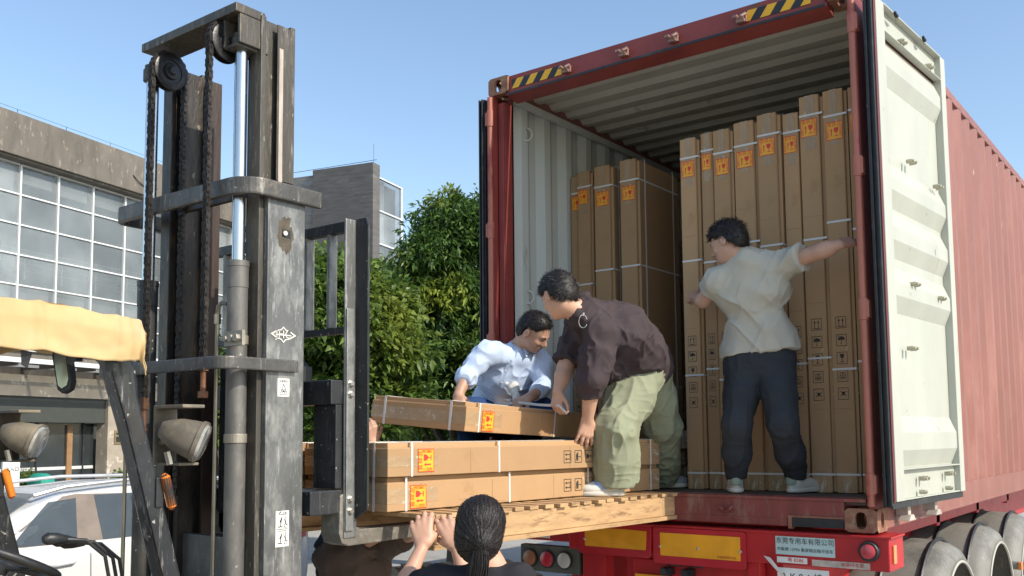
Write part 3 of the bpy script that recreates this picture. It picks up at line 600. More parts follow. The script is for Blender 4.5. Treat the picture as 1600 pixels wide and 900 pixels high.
# ------------------------------------------------------------------ pallet on the forks
pal = thing('wooden_pallet', 'long pale wooden pallet on the forks carrying the lying cartons', 'pallet', (.6, -.9, 1.36))
ang = YAW
def PT(u, v, z): # u across from the near side (0) to the far side (-), v along from the near end
    c, s = math.cos(ang), math.sin(ang); return Vector((1.165+u*c-v*s, -1.86+u*s+v*c, z))
def pbox(m, u0, u1, v0, v1, z0, z1):
    m.add([PT(u0, v0, z0), PT(u1, v0, z0), PT(u1, v1, z0), PT(u0, v1, z0), PT(u0, v0, z1), PT(u1, v0, z1), PT(u1, v1, z1), PT(u0, v1, z1)], [(0,3,2,1),(4,5,6,7),(0,1,5,4),(1,2,6,5),(2,3,7,6),(3,0,4,7)])
PL = 1.90
for u in (-.045, -.60, -1.16):
    m = MB(); pbox(m, u, u+.045, .0, PL-.15, 1.392, 1.497); pbox(m, u, u+.045, PL-.148, PL-.005, 1.392, 1.497); m.build('stringer', wood, pal, bevel=.003)
    m = MB(); pbox(m, u-.03, u+.060, -.10 if u < -.1 else -.02, PL, 1.370, 1.391); m.build('runner_board', wood, pal, bevel=.002)
v = .0; k = 0
while v < PL-.05:
    m = MB(); j = random.uniform(-.012, .012); pbox(m, -1.17+j, .012+j, v, v+.062, 1.4985, 1.517); m.build('deck_board', wood, pal, bevel=.002)
    v += .102; k += 1
# ------------------------------------------------------------------ stack of old pallets on the ground, beyond
gp = 'old pallets stacked on the ground'
lbs = ['topmost old pallet of the stack on the ground behind the ponytailed woman', 'second old pallet from the top of the ground stack', 'middle old pallet of the ground stack', 'second old pallet from the bottom of the ground stack', 'lowest old pallet of the stack, on the concrete']
def old_pallet():
    p = thing('old_pallet', '', 'pallet', (0, 0, 0), gp)
    for u in (-.5, 0, .5):
        m = MB(); m.box(u-.045, u+.045, -.6, .6, .02, .11); m.build('stringer', wood_old, p, bevel=.004, local=True)
    for i in range(7):
        m = MB(); y = -.6+i*.185; m.box(-.55, .55, y, y+.09, .112, .132); m.build('deck_board', wood_old, p, bevel=.003, local=True)
    for i in range(3):
        m = MB(); y = -.6+i*.55; m.box(-.55, .55, y, y+.1, .0, .019); m.build('bottom_board', wood_old, p, bevel=.003, local=True)
    return p
pp = old_pallet()
for i in range(5):
    c = pp if i == 0 else copy_tree(pp)
    c.location = (-1.55+random.uniform(-.03, .03), 1.5+random.uniform(-.03, .03), .004+.140*(4-i)); c.rotation_euler = (0, 0, rad(-38+random.uniform(-3, 3))); c['label'] = lbs[i]
# ------------------------------------------------------------------ forklift
fk = thing('forklift', 'battered black forklift with raised mast, yellow tarpaulin roof and steel guards', 'forklift', (.45, -3.2, 0))
ZT = 3.58
def rail(x0, x1, y0, y1, z0, z1, web, sgn, mt, name):
    """channel: web on the outer side, two flanges pointing inward"""
    m = MB(); t = .014
    xw0, xw1 = (x1-t, x1) if sgn > 0 else (x0, x0+t)
    m.box(xw0, xw1, y0, y1, z0, z1)
    fx0, fx1 = (x0, x1-t) if sgn > 0 else (x0+t, x1)
    m.box(fx0, fx1, y0, y0+.022, z0, z1); m.box(fx0, fx1, y1-.022, y1, z0, z1)
    return m.build(name, mt, fk, bevel=.003)
# near side (+x) and far side outer rails
ro = rail(.725, .825, -2.475, -2.285, .12, 2.845, 1, 1, worn_steel, 'outer_rail')
rail(.075, .175, -2.475, -2.285, .12, 2.845, 1, -1, greasy, 'outer_rail')
# inner rails: I sections that run up above the outer ones
def ibeam(xc, hw, y0, y1, z0, z1, mt, name):
    m = MB(); m.box(xc-hw, xc+hw, y0, y0+.024, z0, z1); m.box(xc-hw, xc+hw, y1-.024, y1, z0, z1); m.box(xc-.008, xc+.008, y0+.024, y1-.024, z0, z1)
    return m.build(name, mt, fk, bevel=.003)
inn = mat('weathered_inner_rail', (.075, .068, .056), .5, metal=.3, var=.3, vscale=6, col2=(.15, .12, .085), thr=.56, soft=.1, pscale=8, bump=.3, bscale=30, stretch=(1, 1, .3), scratch=(.22, .20, .17), speck=(.3, .28, .24), sth=.7)
ri = ibeam(.762, .036, -2.50, -2.325, .5, ZT-.005, inn, 'inner_rail')
m = MB(); m.box(.798, .802, -2.420, -2.33, 2.9, ZT-.02); m.build('side_plate', inn, ri)
m = MB(); m.box(.8025, .8045, -2.412, -2.392, 2.88, ZT-.12); m.build('wear_stripe', mat('pale_dried_grease', (.42, .36, .31), .7, var=.3, vscale=30, stretch=(1, 1, .2)), ri)
ibeam(.142, .034, -2.50, -2.325, .5, ZT-.06, greasy, 'inner_rail')
# flat stack of guide flanges beside the near rail
m = MB(); m.box(.700, .722, -2.49, -2.35, .3, ZT-.01); m.build('guide_flange', greasy, fk, bevel=.003)
m = MB(); m.box(.655, .668, -2.40, -2.33, .3, 2.8); m.build('guide_flange', greasy, fk, bevel=.003)
m = MB(); m.box(.20, .235, -2.47, -2.33, .4, ZT-.10); m.build('guide_flange', greasy, fk, bevel=.003)
m = MB(); m.box(.262, .275, -2.38, -2.31, .4, ZT-.12); m.build('guide_flange', mat('red_brown_flange', (.05, .032, .024), .45, metal=.2, var=.3, bump=.3, bscale=40, stretch=(1, 1, .3)), fk, bevel=.003)
# crosshead plate
m = MB(); m.box(.115, .79, -2.62, -2.475, ZT-.028, ZT+.01); xh = m.build('crosshead', inn, fk, bevel=.005)
m = MB(); m.box(.675, .79, -2.475, -2.455, ZT-.16, ZT-.03); m.box(.675, .69, -2.60, -2.475, ZT-.15, ZT-.03); m.box(.775, .79, -2.6, -2.475, ZT-.15, ZT-.03); m.box(.69, .775, -2.60, -2.475, ZT-.16, ZT-.145); m.build('crosshead_bracket', inn, xh, bevel=.004)
def pulley(x, y, z):
    m = MB(); m.lathe((x-.022, y, z), (1, 0, 0), [(0, .078), (.004, .080), (.008, .080), (.010, .068), (.034, .068), (.036, .080), (.042, .080), (.044, .076), (.044, .052), (.040, .050), (.040, .036), (.050, .034), (.052, .018), (.060, .015), (.060, .004)], 40)
    return m.build('chain_pulley', mat('oily_pulley', (.035, .035, .036), .35, metal=.6, var=.4, vscale=30, bump=.15), fk, smooth=True)
PY, PZ = -2.565, ZT-.135
pulley(.245, PY, PZ); pulley(.66, PY-.005, PZ+.02)
def chain(x, path, name='lift_chain'):
    """leaf chain: two rows of figure-eight plates and the pins between them, along path"""
    P_ = [Vector(p) for p in path]; L = [0]
    for a, b in zip(P_, P_[1:]): L.append(L[-1]+(b-a).length)
    def at(t):
        for i in range(len(P_)-1):
            if t <= L[i+1]: k = (t-L[i])/(L[i+1]-L[i]); return P_[i].lerp(P_[i+1], k), (P_[i+1]-P_[i]).normalized()
        return P_[-1], (P_[-1]-P_[-2]).normalized()
    m = MB(); pitch = .0258; n_ = int(L[-1]/pitch)
    for i in range(n_):
        p, d = at(i*pitch); X_ = Vector((1, 0, 0)); q = d.cross(X_)
        for off in ((-.0135, -.0045, .0045, .0135) if i % 2 == 0 else (-.009, 0, .009)):
            pts = []
            for k in range(12):
                a = 2*math.pi*k/12; l_ = pitch*.5+.0102*1.05; s_ = math.sin(a); c_ = math.cos(a)
                u = c_*l_*1.0+(pitch*.0); v_ = s_*.0115*(.72 if abs(c_) < .45 else 1.0)
                pts.append(p+d*(pitch*.5+u)+q*v_+X_*(off-.0018))
            m.prism(pts, (0, 0, 0), X_*.0036)
        m.tube([p-X_*.018, p+X_*.018], .0052, 7)
    m2 = m.build(name, chain_m, fk, smooth=False); m2.data.transform(Matrix.Identity(4)); return m2
def chain_path(x, yr, yf, ztop, zr, zf):
    c = (yr+yf)/2; r = (yf-yr)/2
    return [(x, yr, zr)]+[(x, c-r*math.cos(a), ztop+r*math.sin(a)) for a in np.linspace(0, math.pi, 14)]+[(x, yf, zf)]
ch1 = chain(.245, chain_path(.245, PY-.080, PY+.080, PZ, 2.02, 1.6))
ch2 = chain(.66, chain_path(.66, PY-.085, PY+.075, PZ+.02, 2.16, 1.6))
for x, y, z in ((.245, PY-.08, 2.02), (.66, PY-.085, 2.16)):
    m = MB(); m.tube([(x, y, z), (x, y, z-.14)], .011, 10); m.box(x-.016, x+.016, y-.012, y+.012, z-.05, z); m.tube([(x, y, z-.13), (x, y, z-.155)], .02, 6); m.build('chain_anchor', mat('rusty_anchor', (.16, .075, .04), .6, metal=.4, var=.4, bump=.2), fk)
# lift cylinders
for x, y, zt, zb, mb in ((.728, -2.545, ZT-.14, 2.553, barrel_m), (.195, -2.61, ZT-.16, 2.52, black_steel)):
    m = MB(); m.lathe((x, y, zb-.02), (0, 0, 1), [(0, .026), (zt-zb+.02, .026)], 28); m.build('piston_rod', chrome, fk, smooth=True)
    m = MB(); m.lathe((x, y, .15), (0, 0, 1), [(0, .0405), (zb-.15-.11, .0405), (zb-.15-.108, .0425), (zb-.15-.025, .0425), (zb-.15-.023, .0445), (zb-.15, .0445), (zb-.15+.001, .02)], 32); cy_ = m.build('cylinder_barrel', mb, fk, smooth=True)
    m = MB(); m.lathe((x, y, zt-.02), (0, 0, 1), [(0, .024), (.002, .040), (.05, .040), (.056, .034), (.07, .034)], 24); m.build('rod_boss', inn, fk, smooth=True)
    m = MB(); m.tube([(x-.04, y-.02, zb-.17), (x-.06, y-.03, zb-.165), (x-.075, y-.035, zb-.18), (x-.08, y-.035, zb-.22)], .009, 8); m.tube([(x-.08, y-.035, zb-.21), (x-.08, y-.035, zb-.25)], .014, 6); m.tube([(x-.08, y-.035, zb-.24), (x-.085, y-.035, .3)], .0085, 8); m.build('hydraulic_pipe', brass_m, fk, smooth=True)
for z in (2.235, 1.845):
    m = MB(); m.lathe((.728, -2.545, z-.018), (0, 0, 1), [(0, .045), (.036, .045)], 24)
    if z > 2: m.box(.72, .835, -2.60, -2.585, z-.03, z+.03); m.tube([(.775, -2.6, z), (.775, -2.618, z)], .017, 6); m.tube([(.81, -2.6, z), (.81, -2.618, z)], .017, 6); m.tube([(.735, -2.6, z), (.735, -2.612, z)], .013, 6)
    m.build('cylinder_clamp', mat('pale_clamp', (.30, .27, .22), .5, metal=.5, var=.3), cy_ if False else fk, bevel=.002)
# bent guard bars round the back of the mast
def arc(cx, cy, r, a0, a1, z, n=8): return [(cx+r*math.cos(rad(a)), cy+r*math.sin(rad(a)), z) for a in np.linspace(a0, a1, n)]
zb = 2.845
m = MB(); m.bar([(.842, -2.215, zb)]+[(.842, -2.42, zb)]+arc(.742, -2.50, .10, 0, -90, zb)+[(.2, -2.605, zb)]+arc(-.02, -2.545, .06, -90, -180, zb)+[(-.08, -2.42, zb), (-.08, -2.28, zb)], .028, .070); m.build('upper_guard_bar', guard_steel, fk, bevel=.008)
m = MB(); m.bar([(.10, -2.46, zb+.03), (.70, -2.46, zb+.03)], .02, .07); m.build('mast_tie', greasy, fk, bevel=.004)
zb = 2.135
m = MB(); m.bar([(.838, -2.33, zb), (.838, -2.55, zb)]+arc(.778, -2.63, .06, 0, -90, zb)+[(.13, -2.705, zb), (.0, -2.70, zb)], .022, .05); m.build('lower_guard_bar', guard_steel, fk, bevel=.006)
# markings on the near rail
m = MB(); xe = .828
ctr = WP(443, 523, 0, xe)
def ypl(y, z): return (xe, ctr.y+y, ctr.z+z)
for pts in ([(-.062, 0), (0, .030), (.062, 0), (0, -.030)],):
    ring_o = [(-.066, 0), (-.034, .017), (-.012, .022), (0, .034), (.012, .022), (.034, .017), (.066, 0), (.034, -.017), (.012, -.022), (0, -.034), (-.012, -.022), (-.034, -.017)]
    for i in range(12):
        a, b = ring_o[i], ring_o[(i+1) % 12]; k = .80
        m.add([ypl(*a), ypl(*b), ypl(b[0]*k, b[1]*k), ypl(a[0]*k, a[1]*k)], [(0, 1, 2, 3)])
v, f = text_polys('JHC', .046); m.add(v, f, 0, frame((xe, ctr.y, ctr.z), (0, 1, .0), (0, 0, 1)))
for z_ in (-.009, ): m.box(xe-.0005, xe+.0005, ctr.y-.04, ctr.y+.04, ctr.z-.004, ctr.z+.001)
m.build('maker_emblem', mat('emblem_white', (.62, .60, .54), .5), ro)
def decal(px0, py0, px1, py1, kind):
    a = WP(px0, py0, 0, .8265); b = WP(px1, py1, 0, .8265); m = MB(); m.box(.8252, .8265, a.y, b.y, b.z, a.z); d = m.build('warning_decal', white_pl, ro)
    m = MB(); w_ = b.y-a.y; h_ = a.z-b.z; c = (a+b)/2
    def ln(p, q, t=.0012):
        P0 = Vector((.8272, a.y+w_*p[0], b.z+h_*p[1])); P1 = Vector((.8272, a.y+w_*q[0], b.z+h_*q[1])); m.tube([P0, P1], t, 4)
    if kind == 0:
        ln((.2, .15), (.5, .7)); ln((.8, .15), (.5, .7)); ln((.3, .3), (.7, .3)); ln((.35, .45), (.65, .15)); ln((.65, .45), (.35, .15)); ln((.15, .1), (.85, .1))
        v, f = text_polys('起重警告', .011); m.add(v, f, 0, frame((.8272, c.y, a.z-.012), (0, 1, 0), (0, 0, 1)))
    else:
        for o_ in (.04, .5):
            ln((.2, o_+.40), (.8, o_+.40)); ln((.3, o_+.18), (.45, o_+.32), .0022); ln((.45, o_+.32), (.35, o_+.08), .0018); ln((.6, o_+.30), (.8, o_+.1)); ln((.75, o_+.36), (.75, o_+.12)); ln((.15, o_+.06), (.5, o_+.06), .002)
            m.tube([(.8272, a.y+w_*(.75+.12*math.cos(t)), b.z+h_*(o_+.08)+w_*.12*math.sin(t)) for t in np.linspace(0, 6.28, 10)], .0012, 4)
        ln((.1, .49), (.9, .49)); ln((.25, .93), (.38, .98), .0025); v, f = text_polys('注意', .012); m.add(v, f, 0, frame((.8272, c.y+.01, a.z-.010), (0, 1, 0), (0, 0, 1)))
    m.build('decal_print', ink, d)
decal(434, 591, 452, 620, 0); decal(431, 799, 451, 853, 1)
stn = WP(446, 368, 0, .8255); gg = np.random.default_rng(2); m = MB(); ring_ = []
for k in range(26):
    t_ = 2*math.pi*k/26; rr_ = 1+.22*gg.normal()*.6; ring_.append((.8256, stn.y+.040*math.cos(t_)*rr_, stn.z+.012+(.062 if math.sin(t_) > 0 else .085)*math.sin(t_)*rr_))
m.add(ring_, [tuple(range(26))]); m.build('grease_stain', mat('brown_grease', (.10, .078, .05), .6, var=.35, vscale=30, alpha=.75), ro)
a = WP(441, 358, 0, .8262); b = WP(454, 373, 0, .8262)
m = MB(); m.box(.824, .8262, a.y, b.y, b.z, a.z); hl = m.build('rail_hole', black_rub, ro)
m = MB(); m.tube([(.8262, a.y+.012, (a.z+b.z)/2), (.836, a.y+.01, (a.z+b.z)/2)], .010, 8); m.build('grease_nipple', bolt_m, hl)
# carriage and load backrest
m = MB(); m.box(.845, .857, -2.085, -2.012, 1.42, 2.795); sp = m.build('backrest_post', worn_steel, fk, bevel=.006)
m = MB(); m.add([(.857, -2.024, 1.50), (.930, -2.024, 1.54), (.930, -2.024, 2.77), (.915, -2.024, 2.798), (.857, -2.024, 2.798), (.857, -2.012, 1.50), (.930, -2.012, 1.54), (.930, -2.012, 2.77), (.915, -2.012, 2.798), (.857, -2.012, 2.798)], [(0,1,2,3,4), (9,8,7,6,5), (0,5,6,1), (1,6,7,2), (2,7,8,3), (3,8,9,4), (4,9,5,0)]); m.build('backrest_flange', black_steel, sp)
m = MB(); m.box(.8575, .866, -2.082, -2.040, 1.45, 2.40); bs = m.build('bolted_strip', mat('bare_strip', (.26, .265, .25), .45, metal=.5, var=.3, vscale=14, scratch=(.55, .54, .5), bump=.15), sp, bevel=.003)
for z in (2.075, 2.03, 1.585, 1.535):
    m = MB(); m.lathe((.866, -2.060, z), (1, 0, 0), [(0, .017), (.003, .017), (.0032, .0125), (.013, .0125), (.015, .010)], 6); m.build('hex_bolt', bolt_m, bs)
m = MB(); m.box(-.22, .845, -2.06, -2.02, 2.745, 2.79); m.build('backrest_top_bar', black_steel, fk, bevel=.003)
m = MB(); m.box(-.22, .845, -2.06, -2.03, 2.295, 2.325); m.build('backrest_lower_bar', black_steel, fk, bevel=.003)
m = MB(); m.box(-.23, -.2, -2.085, -2.01, 1.42, 2.79); m.build('backrest_post', black_steel, fk, bevel=.004)
for x in (.71, .56, .36, .16, -.04):
    m = MB(); m.box(x, x+.018, -2.062, -2.015, 2.325, 2.745); m.build('backrest_bar', worn_steel, fk, bevel=.003)
m = MB(); m.box(-.22, .843, -2.15, -2.055, 1.985, 2.09); m.build('carriage_bar', black_steel, fk, bevel=.006)
m = MB(); m.box(-.22, .845, -2.26, -2.07, 1.525, 1.625); m.build('carriage_bar', black_steel, fk, bevel=.006)
m = MB(); m.box(.70, .84, -2.12, -2.07, 1.63, 1.985); m.build('carriage_plate', black_steel, fk, bevel=.004)
m = MB(); m.box(.40, .62, -2.16, -2.06, 2.09, 2.16); m.add([(.42, -2.16, 2.16), (.60, -2.16, 2.16), (.60, -2.06, 2.16), (.42, -2.06, 2.16), (.47, -2.14, 2.22), (.56, -2.14, 2.22), (.56, -2.08, 2.22), (.47, -2.08, 2.22)], [(0,1,5,4),(1,2,6,5),(2,3,7,6),(3,0,4,7),(4,5,6,7)]); m.build('sheave_block', black_steel, fk, bevel=.004)
m = MB(); m.box(.28, .62, -2.30, -2.22, 1.52, 2.2)
pl_ = m.build('centre_plate', black_steel, fk, bevel=.006)
for z in (1.62, 1.95):
    m = MB(); m.lathe((.52, -2.301, z), (0, -1, 0), [(0, .045), (.008, .043), (.010, .03)], 24); m.build('boss', black_steel, pl_, smooth=True)
m = MB(); m.box(.44, .485, -2.303, -2.29, 2.09, 2.14); m.build('slot', black_rub, pl_)
m = MB(); m.box(.36, .72, -2.34, -2.28, 1.63, 1.68); m.box(.5, .72, -2.34, -2.28, 2.05, 2.10); m.build('roller_bracket', black_steel, fk, bevel=.004)
m = MB(); m.box(.17, .72, -2.44, -2.40, .3, 1.44); m.build('mast_crossplate', barrel_m, fk, bevel=.004)
# forks
for x0 in (.735, -.10):
    m = MB(); x1 = x0+.115
    prof = [(-2.06, 1.62), (-2.10, 1.60), (-2.105, 1.44), (-2.09, 1.40), (-2.05, 1.386), (-1.2, 1.392), (-.95, 1.415), (-.95, 1.425), (-1.3, 1.445), (-1.98, 1.452), (-2.02, 1.47), (-2.04, 1.52)]
    m.prism([(x0, y, z) for y, z in prof], (0, 0, 0), (x1-x0, 0, 0)); m.build('fork', mat('scraped_fork', (.22, .20, .165), .55, metal=.4, var=.3, vscale=12, col2=(.36, .34, .30), thr=.52, soft=.15, pscale=16, bump=.4, bscale=30), fk, bevel=.006)
# overhead guard: two front pillars, roof frame, tarpaulin
def pillar(xo, name='guard_pillar'):
    m = MB(); x0 = xo-.075
    lf = [WP(*q, 0, .95) for q in ((172, 567), (200, 667), (255, 900))]; rt = [WP(*q, 0, .95) for q in ((212, 572), (217, 620), (283, 900))]
    el = lf[2]+(lf[2]-lf[1])*1.9; er = rt[2]+(rt[2]-rt[1])*1.6
    prof = [(-3.42, 2.17), (-3.30, 2.175)]+[(p.y, p.z) for p in lf]+[(el.y, el.z), (er.y, er.z)]+[(p.y, p.z) for p in rt[::-1]]+[(-3.17, 2.20), (-3.26, 2.245), (-3.42, 2.245)]
    m.prism([(x0, y, z) for y, z in prof], (0, 0, 0), (.075, 0, 0)); return m.build(name, mat('glossy_scratched_black', (.03, .032, .036), .3, speck=(.40, .39, .35), sth=.68, sps=38, metal=.3, var=.3, vscale=8, scratch=(.30, .29, .27), bump=.1, bscale=40, dust=(.11, .10, .085), dthr=.56, coat=.3), fk, bevel=.010)
pn = pillar(.95); pf = pillar(-.19)
for xo, p in ((.95, pn), (-.19, pf)):
    ic = WP(259, 769, 0, .96); y_, z_ = ic.y, ic.z; m.box(xo-.02, xo+.008, y_-.034, y_-.006, z_-.05, z_+.05); am = m.build('lamp_holder', black_rub, p, bevel=.003)
    am.data.transform(Matrix.Translation((0, 0, 0)))
    m = MB(); m.tube([(xo+.010, y_-.009, z_+.058), (xo+.016, y_-.007, z_+.052), (xo+.017, y_+.020, z_-.048), (xo+.011, y_+.022, z_-.054)], [.010, .016, .016, .010], 12); m.build('indicator_lamp', amber, p, smooth=True)
m = MB(); m.box(-.10, -.03, -4.6, -3.3, 2.175, 2.245); m.box(.91, .985, -4.6, -3.3, 2.175, 2.245); m.box(-.03, .91, -3.34, -3.27, 2.18, 2.24)
for k in range(8): m.box(-.03, .91, -3.50-.15*k, -3.47-.15*k, 2.19, 2.23)
m.build('guard_roof', black_steel, fk, bevel=.004)
for xo in (.985, -.03):
    m = MB(); m.box(xo-.07, xo, -4.6, -4.53, .9, 2.2); m.build('rear_pillar', black_steel, fk, bevel=.006)
# tarpaulin: a sheet over the roof whose front and sides hang down
nx, ny = 170, 200; vs = []
for j in range(ny):
    for i in range(nx):
        u = i/(nx-1); v = j/(ny-1)
        s_ = (u-.5)*2; y = -4.7+v*1.68                       # along the truck
        hang = .150+.016*math.sin(v*9+1)+.008*math.sin(v*23)
        wroof = .50+.02*math.sin(v*5); tt = abs(s_)*(.60+hang*.6)
        ex = .53
        if abs(s_)*.72 < ex: x = s_*.72; z = 2.262
        else:
            d_ = abs(s_)*.72-ex; x = math.copysign(ex+min(.012, d_*.2)+.010*math.sin(v*31+u*7), s_); z = 2.262-min(d_, .19)/.19*hang
        if v > .93: z -= (v-.93)/.07*.085; y = -3.135+.012*math.sin(u*25)+.02*(v-.93)/.07
        rg = max(0., 1-abs(noise.noise(Vector((v*13+u*6+z*5, v*3-u*2, 3))))*2.4)**2; q_ = noise.noise(Vector((u*5, v*9, 1))); q2 = noise.noise(Vector((u*9+q_*2, v*26, 5))); fold = 1-abs(noise.noise(Vector((u*6+v*9+q_, v*16-u*5+q_*2, 9))))*2
        z += .012*math.sin(v*14+u*5)+.010*math.sin(u*17+v*3)+.005*q2+.004*rg
        x += .003*math.sin(z*40+v*17)+math.copysign(.006*q2+.015*rg, s_)
        vs.append((.4775+x, y, z))
m = MB(); m.add(vs, [(j*nx+i, j*nx+i+1, (j+1)*nx+i+1, (j+1)*nx+i) for j in range(ny-1) for i in range(nx-1)])
tp = m.build('tarpaulin', cloth_y, fk, smooth=True); md = tp.modifiers.new('s', 'SOLIDIFY'); md.thickness = .004
def ravel(px, py):                                      # torn strips hanging
    pass
for y0_, l in ((-3.50, .05), (-3.36, .035), (-3.235, .06)):
    m = MB(); m.add([(.995, y0_-.015, 2.115), (.995, y0_+.02, 2.11), (.985, y0_+.012, 2.11-l), (.99, y0_-.01, 2.11-l*.8)], [(0, 1, 2, 3)]); q = m.build('torn_strip', black_rub, tp)
# mirror under the roof
mc = WP(100, 575, 1, -3.30)
m = MB(); mt_ = Matrix.Translation(mc) @ Matrix.Rotation(rad(35), 4, 'Z') @ Matrix.Rotation(rad(-8), 4, 'Y')
prof = [(.02, .075), (.028, .06), (.028, -.05), (.018, -.075), (-.006, -.085), (-.02, -.07), (-.026, .04), (-.02, .07), (-.005, .08)]
m.add([mt_ @ Vector((x, y, z)) for y in (-.02, .02) for x, z in prof], [tuple(range(9))[::-1], tuple(range(9, 18))]+[(i, (i+1) % 9, 9+(i+1) % 9, 9+i) for i in range(9)]); mr_ = m.build('rear_mirror', black_rub, fk, bevel=.004)
m = MB(); m.add([mt_ @ Vector((x*.75, -.0215, z*.8)) for x, z in prof], [tuple(range(9))]); m.build('mirror_glass', mat('mirror_glass', (.5, .55, .5), .06, metal=1.), mr_)
m = MB(); m.tube([mc+Vector((0, 0, .07)), mc+Vector((.02, -.02, .13))], .008, 8); m.box(mc.x+.03, mc.x+.06, mc.y-.01, mc.y+.03, mc.z+.02, mc.z+.10); m.build('mirror_bracket', black_rub, mr_)
# head lamps on brackets
def headlamp(c, name='headlamp'):
    c = Vector(c); m = MB()
    m.box(c.x-.13, c.x-.118, c.y-.05, c.y+.04, c.z-.10, c.z+.115); m.box(c.x-.118, c.x+.05, c.y-.05, c.y+.04, c.z+.103, c.z+.115); m.box(c.x-.118, c.x+.02, c.y-.04, c.y+.04, c.z-.10, c.z-.09)
    br = m.build('lamp_bracket', lamp_body, fk, bevel=.003)
    A = Matrix.Translation(c) @ Matrix.Rotation(rad(-42), 4, 'Z') @ Matrix.Rotation(rad(-20), 4, 'X')
    m = MB(); secs = [(-.095, .015), (-.09, .035), (-.065, .055), (-.03, .074), (.01, .083), (.040, .088), (.042, .094), (.056, .094)]; n_ = 28; vs = []
    for (y, r) in secs:
        for k in range(n_):
            t = 2*math.pi*k/n_; c_, s_ = math.cos(t), math.sin(t); e = .75
            vs.append(A @ Vector((r*1.12*math.copysign(abs(c_)**e, c_), y, r*.80*math.copysign(abs(s_)**e, s_))))
    k = len(secs); m.add(vs, [(i*n_+j, i*n_+(j+1) % n_, (i+1)*n_+(j+1) % n_, (i+1)*n_+j) for i in range(k-1) for j in range(n_)]+[tuple(range(n_))[::-1], tuple(range((k-1)*n_, k*n_))])
    l = m.build(name, lamp_body, fk, smooth=True)
    m = MB(); vs = []
    for (y, s) in ((.0565, .086), (.066, .080), (.070, .06)):
        for q in range(n_):
            t = 2*math.pi*q/n_; c_, s_ = math.cos(t), math.sin(t); vs.append(A @ Vector((s*1.12*math.copysign(abs(c_)**.75, c_), y, s*.8*math.copysign(abs(s_)**.75, s_))))
    m.add(vs, [(i*n_+j, i*n_+(j+1) % n_, (i+1)*n_+(j+1) % n_, (i+1)*n_+j) for i in range(2) for j in range(n_)]+[tuple(range(2*n_, 3*n_))]); m.build('lamp_glass', lamp_glass, l, smooth=True)
    m = MB(); m.tube([c+Vector((-.12, -.02, -.02)), c+Vector((-.07, -.03, -.01))], .011, 10); m.tube([c+Vector((-.03, -.04, -.095)), c+Vector((-.035, -.05, -.05))], .014, 8); m.build('lamp_bolt', bolt_m, br)
headlamp(WP(291, 683, 1, -2.88)); headlamp(WP(38, 684, 1, -2.95))
# steering wheel and levers, dashboard, bonnet, body
wc = WP(0, 872, 0, .52); A = Matrix.Translation(wc) @ Matrix.Rotation(rad(-25), 4, 'X')
m = MB(); m.tube([A @ Vector((.19*math.cos(t), .19*math.sin(t), 0)) for t in np.linspace(0, 2*math.pi, 40)[:-1]], .015, 12, closed=True); sw = m.build('steering_wheel', black_rub, fk, smooth=True)
m = MB()
for t in (.5, 2.6, 4.7): m.tube([A @ Vector((.185*math.cos(t), .185*math.sin(t), 0)), A @ Vector((.03*math.cos(t), .03*math.sin(t), -.03))], .009, 8)
m.lathe(A @ Vector((0, 0, -.05)), A.to_3x3() @ Vector((0, 0, 1)), [(0, .04), (.03, .045), (.04, .03)], 20); m.tube([A @ Vector((0, 0, -.04)), A @ Vector((0, .0, -.45))], .025, 12); m.build('wheel_spoke', black_rub, sw, smooth=True)
for i, (px, py, dx) in enumerate(((84, 843, .74), (98, 846, .70), (110, 849, .66))):
    tp_ = WP(px, py, 0, dx); base = Vector((dx+.02, -2.95, 1.05)); mid = tp_+Vector((.02, .10, -.01)); 
    m = MB(); m.tube([tp_+Vector((0, .02, 0)), mid, mid+Vector((0, .07, -.06)), mid+Vector((0, .10, -.2)), base], .0065, 8); lv = m.build('control_lever', black_rub, fk, smooth=True)
    m = MB(); m.tube([tp_+Vector((0, -.035, .003)), tp_+Vector((0, -.02, .004)), tp_+Vector((0, .01, .002)), tp_+Vector((0, .05, -.004))], [.012, .021, .020, .010], 12); m.build('lever_knob', black_rub, lv, smooth=True)
m = MB(); m.box(-.02, .93, -2.95, -2.62, .35, 1.22); m.build('dashboard', black_steel, fk, bevel=.02)
m = MB(); m.box(-.10, 1.0, -4.75, -3.55, .25, 1.0); m.box(-.12, 1.02, -4.85, -4.4, .2, 1.1); m.box(-.10, 1.0, -3.55, -2.6, .22, .42); m.build('chassis', mat('forklift_yellow', (.55, .33, .04), .45, var=.15, dust=(.3, .25, .18)), fk, bevel=.03)
m = MB(); m.box(.20, .75, -4.15, -3.65, 1.0, 1.12); m.box(.20, .75, -4.25, -4.12, 1.05, 1.55); m.build('seat', black_rub, fk, bevel=.03)
for x, y, r in ((.0, -2.75, .33), (.92, -2.75, .33), (.05, -4.4, .26), (.87, -4.4, .26)):
    m = MB(); m.lathe((x-.09, y, r), (1, 0, 0), [(0, r*.6), (.02, r*.95), (.05, r), (.13, r), (.16, r*.95), (.18, r*.6), (.15, r*.5)], 36); m.build('tyre', tyre_m, fk, smooth=True)
